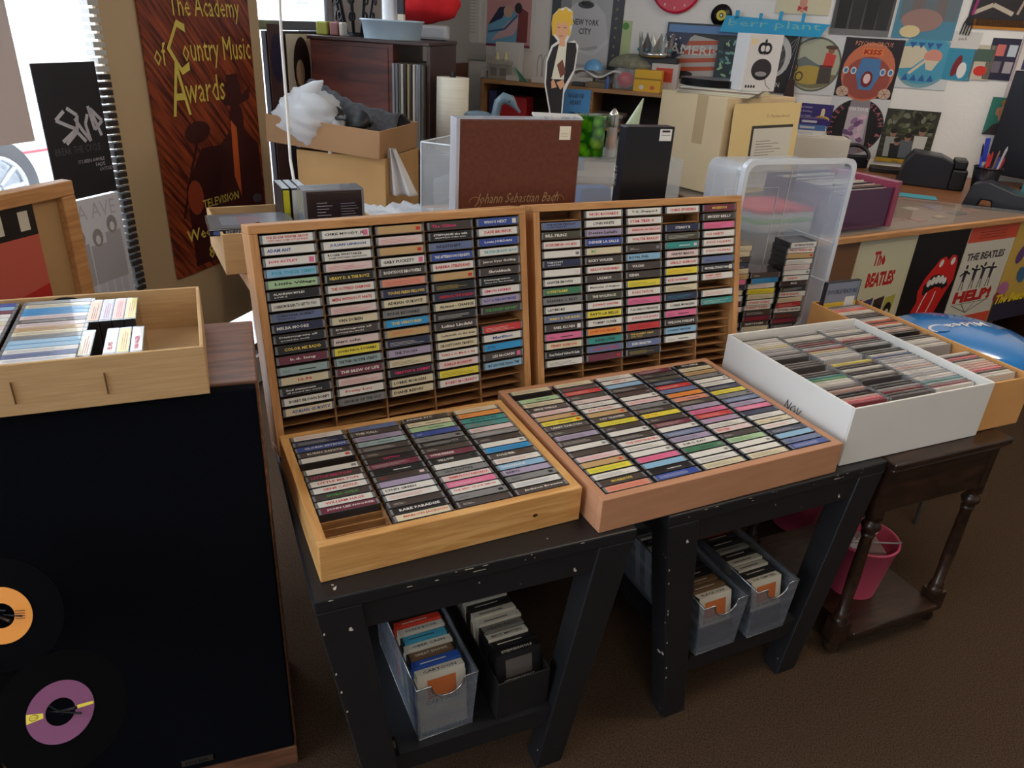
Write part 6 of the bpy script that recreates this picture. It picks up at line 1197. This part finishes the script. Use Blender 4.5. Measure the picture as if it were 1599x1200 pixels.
# ------------------------------------------------------------------ desk along the back wall and office things
DZ = .83
dk2 = root('long_desk', mK0, 'long wooden desk against the back wall behind the glass case', 'desk')
mb = MB(); mb.box(1.75, 5.2, -.93, -.02, DZ-.035, DZ, noisy('desk_wood', (120, 76, 48), (150, 100, 66), (1.5, 10, 10), 4, 4, .35)); mb.build('desk_top', dk2)
for x in (1.77, 3.3, 5.13): mb = MB(); mb.box(x, x+.05, -.90, -.05, 0, DZ-.0351, M((110, 72, 48), .5)); mb.build('side_panel', dk2)
def dsk(px, py, yaw=0, z=DZ): q = at(px, py, z+.001); return fr(q.x, q.y, z+.001, yaw)
bk = M((24, 25, 34), .35); bk2 = M((14, 14, 17), .4)
pr = root('label_printer', dsk(1398, 287, -.42), 'black desktop printer below the green band cover', 'printer'); mb = MB(); mb.prism([(0, 0), (.24, 0), (.24, .13), (.18, .155), (.05, .165), (.02, .12)], 0, .17, bk); mb.build('body', pr, bevel=.006); mb = MB(); mb.box(.2405, .31, .0, .17, 0, .10, bk2); mb.box(.241, .30, .01, .16, .1005, .145, bk2); mb.build('paper_slot', pr, bevel=.008)
bx('black_disc_drive', dsk(1358, 268, -.35), .17, .12, .025, bk2, 'flat black device left of the desktop printer', 'device', .004)
mb = MB(); mb.surf(lambda u, v: (.24*u, .12*v, .012*math.sin(u*6)), 10, 4, M((226, 120, 40), .5)); tag(mb.build('orange_sheet', mx=dsk(1342, 288, -.25), solid=.001), 'orange paper sheet on the desk beside the printer', 'paper')
mb = MB(); mb.box(0, .2, 0, .1, 0, .002, M((70, 160, 180), .5)); tag(mb.build('teal_card', mx=dsk(1392, 305, -.35)), 'teal card lying below the printer front', 'card')
hb_ = root('headset', dsk(1330, 262, .1), 'black headset lying between tote and printer', 'headset'); mb = MB(); mb.tube([(.085*math.cos(a), .03*math.sin(a), .07+.05*math.sin(a)) for a in [x*.35-.6 for x in range(14)]], .010, bk2); mb.build('headband', hb_); mb = MB(); mb.box(-.09, .09, -.01, .04, 0, .07, bk); mb.build('cradle', hb_, bevel=.01)
cup = root('pen_cup', dsk(1530, 306, 0), 'black mesh cup of pens on the desk', 'cup'); meshb = meshy('black_mesh', (30, 30, 34), .28, 260, metal=.3); mb = MB(); mb.lathe([(.048, 0), (.062, .135)], meshb, 28); mb.build('mesh_wall', cup, solid=.001); mb = MB(); mb.tube([(.0625*math.cos(b), .0625*math.sin(b), .136) for b in [k*.2618 for k in range(25)]], .003, bk2, n=6); mb.build('rim', cup)
pc = [((40, 70, 190), 'blue'), ((200, 40, 44), 'red'), ((206, 204, 200), 'white'), ((24, 24, 28), 'black'), ((60, 80, 200), 'bright blue'), ((210, 60, 60), 'scarlet'), ((150, 110, 90), 'brown'), ((190, 190, 196), 'silver'), ((180, 50, 60), 'crimson')]
for i, (c, l) in enumerate(pc):
    a = i*.7+.4; b0 = Vector((.022*math.cos(a), .022*math.sin(a), .006)); b1 = Vector((.052*math.cos(a), .052*math.sin(a), .175+.018*(i*5 % 4)))
    mb = MB(); mb.tube([b0, b1], .0042+.0012*(i % 3), M(c, .3), n=8); mb.tube([b1, b1+(b1-b0).normalized()*.012], [.004, .0015], M(c, .3), n=8); tag(mb.build('pen', mx=cup.matrix_world.copy()), l+' pen standing in the black mesh cup', 'pen', 'pens in the mesh cup')
mb = MB(); mb.box(-.011, .011, -.004, .004, 0, .11, M((44, 60, 170), .4)); tag(mb.build('blue_knife', mx=cup.matrix_world @ Matrix.Translation((-.028, .01, .16)) @ Matrix.Rotation(-.12, 4, 'Y'), bevel=.003), 'wide rounded blue handle rising from the pen cup', 'knife')
mb = MB(); mb.prism([(0, 0), (.06, 0), (.07, .04), (.11, .04), (.12, 0), (.30, 0), (.32, .07), (.20, .085), (.08, .12), (.02, .10)], 0, .11, bk); tag(mb.build('tape_dispenser', mx=fr(*(at(1500, 322, DZ+.001)), -.62), bevel=.006), 'black heavy tape dispenser in front of the pen cup', 'dispenser')
mn = root('monitor', dsk(1590, 295, -.95), 'black computer monitor seen edge-on at the right picture edge', 'monitor')
mb = MB(); mb.box(-.20, .35, 0, .035, .05, .56, bk); mb.build('screen_panel', mn, bevel=.006); mb = MB(); mb.box(.0, .16, .01, .18, 0, .012, bk2); mb.box(.05, .11, .0351, .06, .012, .2, bk2); mb.build('stand', mn)
mb = MB(); mb.box(0, .12, 0, .05, 0, .30, M((96, 176, 186), .4)); tag(mb.build('teal_packet', mx=fr(*(at(1594, 316, DZ+.001)), -.2), bevel=.01), 'pale teal packet standing at the right picture edge', 'packet')
# white boxes and blue tube between carton and tote, small leaflet stand
q = aty(1232, 245, 3.80); z_ = DZ+.001
mb = MB(); mb.box(0, .27, 0, .14, 0, q.z+.10-z_, M((206, 200, 190), .5)); tag(mb.build('cream_box', mx=fr(q.x, q.y, z_, -.15), bevel=.002), 'cream cardboard box behind the clear tote', 'box')
zz = q.z+.1015
for i, (c, l) in enumerate([((214, 214, 210), 'white'), ((70, 110, 170), 'blue'), ((54, 34, 110), 'purple')]):
    mb = MB(); mb.box(0, .13, 0, .09, 0, .026, M(c, .4)); mb.rect(.01, .08, .008, .018, -.0005, M((190, 190, 200), .4)); tag(mb.build('small_box', mx=fr(q.x+.015+.004*i, q.y+.02, zz, -.15)), l+' flat box in the small pile on the cream box', 'box', 'flat boxes on the cream box'); zz += .0268
mb = MB(); mb.tube([(0, 0, 0), (.03, .02, .08), (.075, .03, .24)], .016, M((130, 170, 200), .15, alpha=.7, coat=1), n=10); q = aty(1206, 248, 3.5); mb2 = tag(mb.build('blue_wrapper_tube', mx=Matrix.Translation((q.x, q.y, q.z-.0))), 'shiny pale blue wrapped tube leaning beside the matted document', 'tube')
s, z = ws(1271, 178); mb = MB(); mb.prism([(0, 0), (.20, 0), (.20, .115), (0, .115)], -.005, 0, M((52, 40, 110), .4)); y = -.0056
for k_ in range(4): mb.text(['Yellow Submarine', 'Stay Building', 'Eleanor Rigby', 'Love You To'][k_], .008, .090-k_*.024, .012, M((200, 200, 214), .4), y, w=.08)
ye = M((224, 180, 40), .4); mb.ell(.148, .035, .042, .018, y, ye, 20); mb.rect(.138, .158, .045, .075, y, M((220, 200, 170), .4)); mb.ell(.148, .08, .010, .014, y, M((220, 200, 170), .4), 10)
tag(mb.build('submarine_card', mx=mK0 @ Matrix.Translation((s-.10, -.004, z-.06))), 'purple song card with a small yellow boat shape on the wall', 'card')
s, z = ws(1231, 147); mb = MB(); mb.prism([(0, 0), (.07, 0), (.05, .14), (.015, .14)], -.03, 0, M((52, 30, 28), .4)); mb.prism([(-.002, -.03), (.075, -.03), (.071, 0), (0, 0)], -.032, 0, M((170, 40, 34), .4)); tag(mb.build('hanging_pouch', mx=mK0 @ Matrix.Translation((s-.03, -.004, z-.06))), 'dark brown and red pouch hanging above the song card', 'pouch')

# ------------------------------------------------------------------ parked car outside
def wheel(mx, parent):
    mb = MB(); mb.lathe([(.20, -.1), (.31, -.1), (.33, -.07), (.33, .07), (.31, .1), (.20, .1)], M((28, 30, 36), .7), 36, Matrix.Rotation(math.pi/2, 4, 'X')); w = mb.build('tyre', parent); w.matrix_local = mx
    mb = MB(); sv_ = M((200, 206, 214), .25, .8)
    for i in range(10):
        a = i*.6283; mb.tube([(.04*math.cos(a), -.10, .04*math.sin(a)), (.205*math.cos(a+.06), -.105, .205*math.sin(a+.06))], [.012, .018], sv_, n=6)
    mb.lathe([(.19, -.1), (.215, -.1), (.215, -.12), (.19, -.12), (.19, -.1)], sv_, 32, Matrix.Rotation(-math.pi/2, 4, 'X') @ Matrix.Translation((0, 0, 0))); mb.lathe([(0, -.02), (.04, -.02), (.045, .0), (0, .02)], sv_, 16, Matrix.Translation((0, -.10, 0)) @ Matrix.Rotation(math.pi/2, 4, 'X')); mb.build('rim', w)
mCar = Matrix.Translation(room(-2.62, -1.33, -.1)) @ Matrix.Rotation(RY+math.pi/2, 4, 'Z')
car = root('car', mCar, 'white parked car with spoked wheels seen through the shop window', 'car')
body = [(-3.4, .25), (1.0, .25), (1.05, .6), (.95, .80), (.35, .92), (-.05, .98), (-.75, 1.40), (-1.9, 1.45), (-2.8, 1.05), (-3.45, .95), (-3.5, .5)]
cm_ = M((225, 228, 232), .25, coat=1)
mb = MB(); mb.prism(body, .08, 1.7, cm_); mb.build('car_body', car, bevel=.05)
mb = MB(); mb.flat([(-.15, .98), (-.78, 1.33), (-1.35, 1.37), (-1.35, .98)], .075, M((60, 80, 110), .1)); mb.flat([(-1.42, .98), (-1.42, 1.37), (-1.88, 1.38), (-2.6, 1.02)], .075, M((60, 80, 110), .1)); mb.build('side_glass', car)
mb = MB(); mb.box(-3.3, .9, .07, .079, .62, .635, M((200, 60, 70), .4)); mb.build('pinstripe', car)
for x in (.0, -2.6): wheel(Matrix.Translation((x, .16, .43)), car)
# ------------------------------------------------------------------ the smallest-showing cassettes become one loose lot
cs = [o for o in COL.objects if o.get('category') == 'cassette']
def showing(o):
    m = o.matrix_world; c = m @ Vector((0, 0, .008)); d = EYE-c; return abs((m.to_3x3() @ Vector((0, -1, 0))).dot(d.normalized()))/d.length_squared
cs.sort(key=showing, reverse=True)
lot = MB()
for o in cs[300:]:
    for q in [o]+[k for k in COL.objects if k.parent == o]:
        me = q.data; b = len(lot.v); mw = o.matrix_world
        lot.v += [tuple(mw @ v.co) for v in me.vertices]; ids = [lot.mat(x) for x in me.materials]
        for p in me.polygons: lot.f.append(tuple(b+i for i in p.vertices)); lot.mi.append(ids[p.material_index]); lot.sm.append(False)
for o in cs[300:]:
    for k in [k for k in COL.objects if k.parent == o]: bpy.data.objects.remove(k)
    bpy.data.objects.remove(o)
tag(lot.build('cassettes'), 'cassettes filling the back of the tan tray, the clear tote and cardboard tray corner', 'cassettes', kind='stuff')
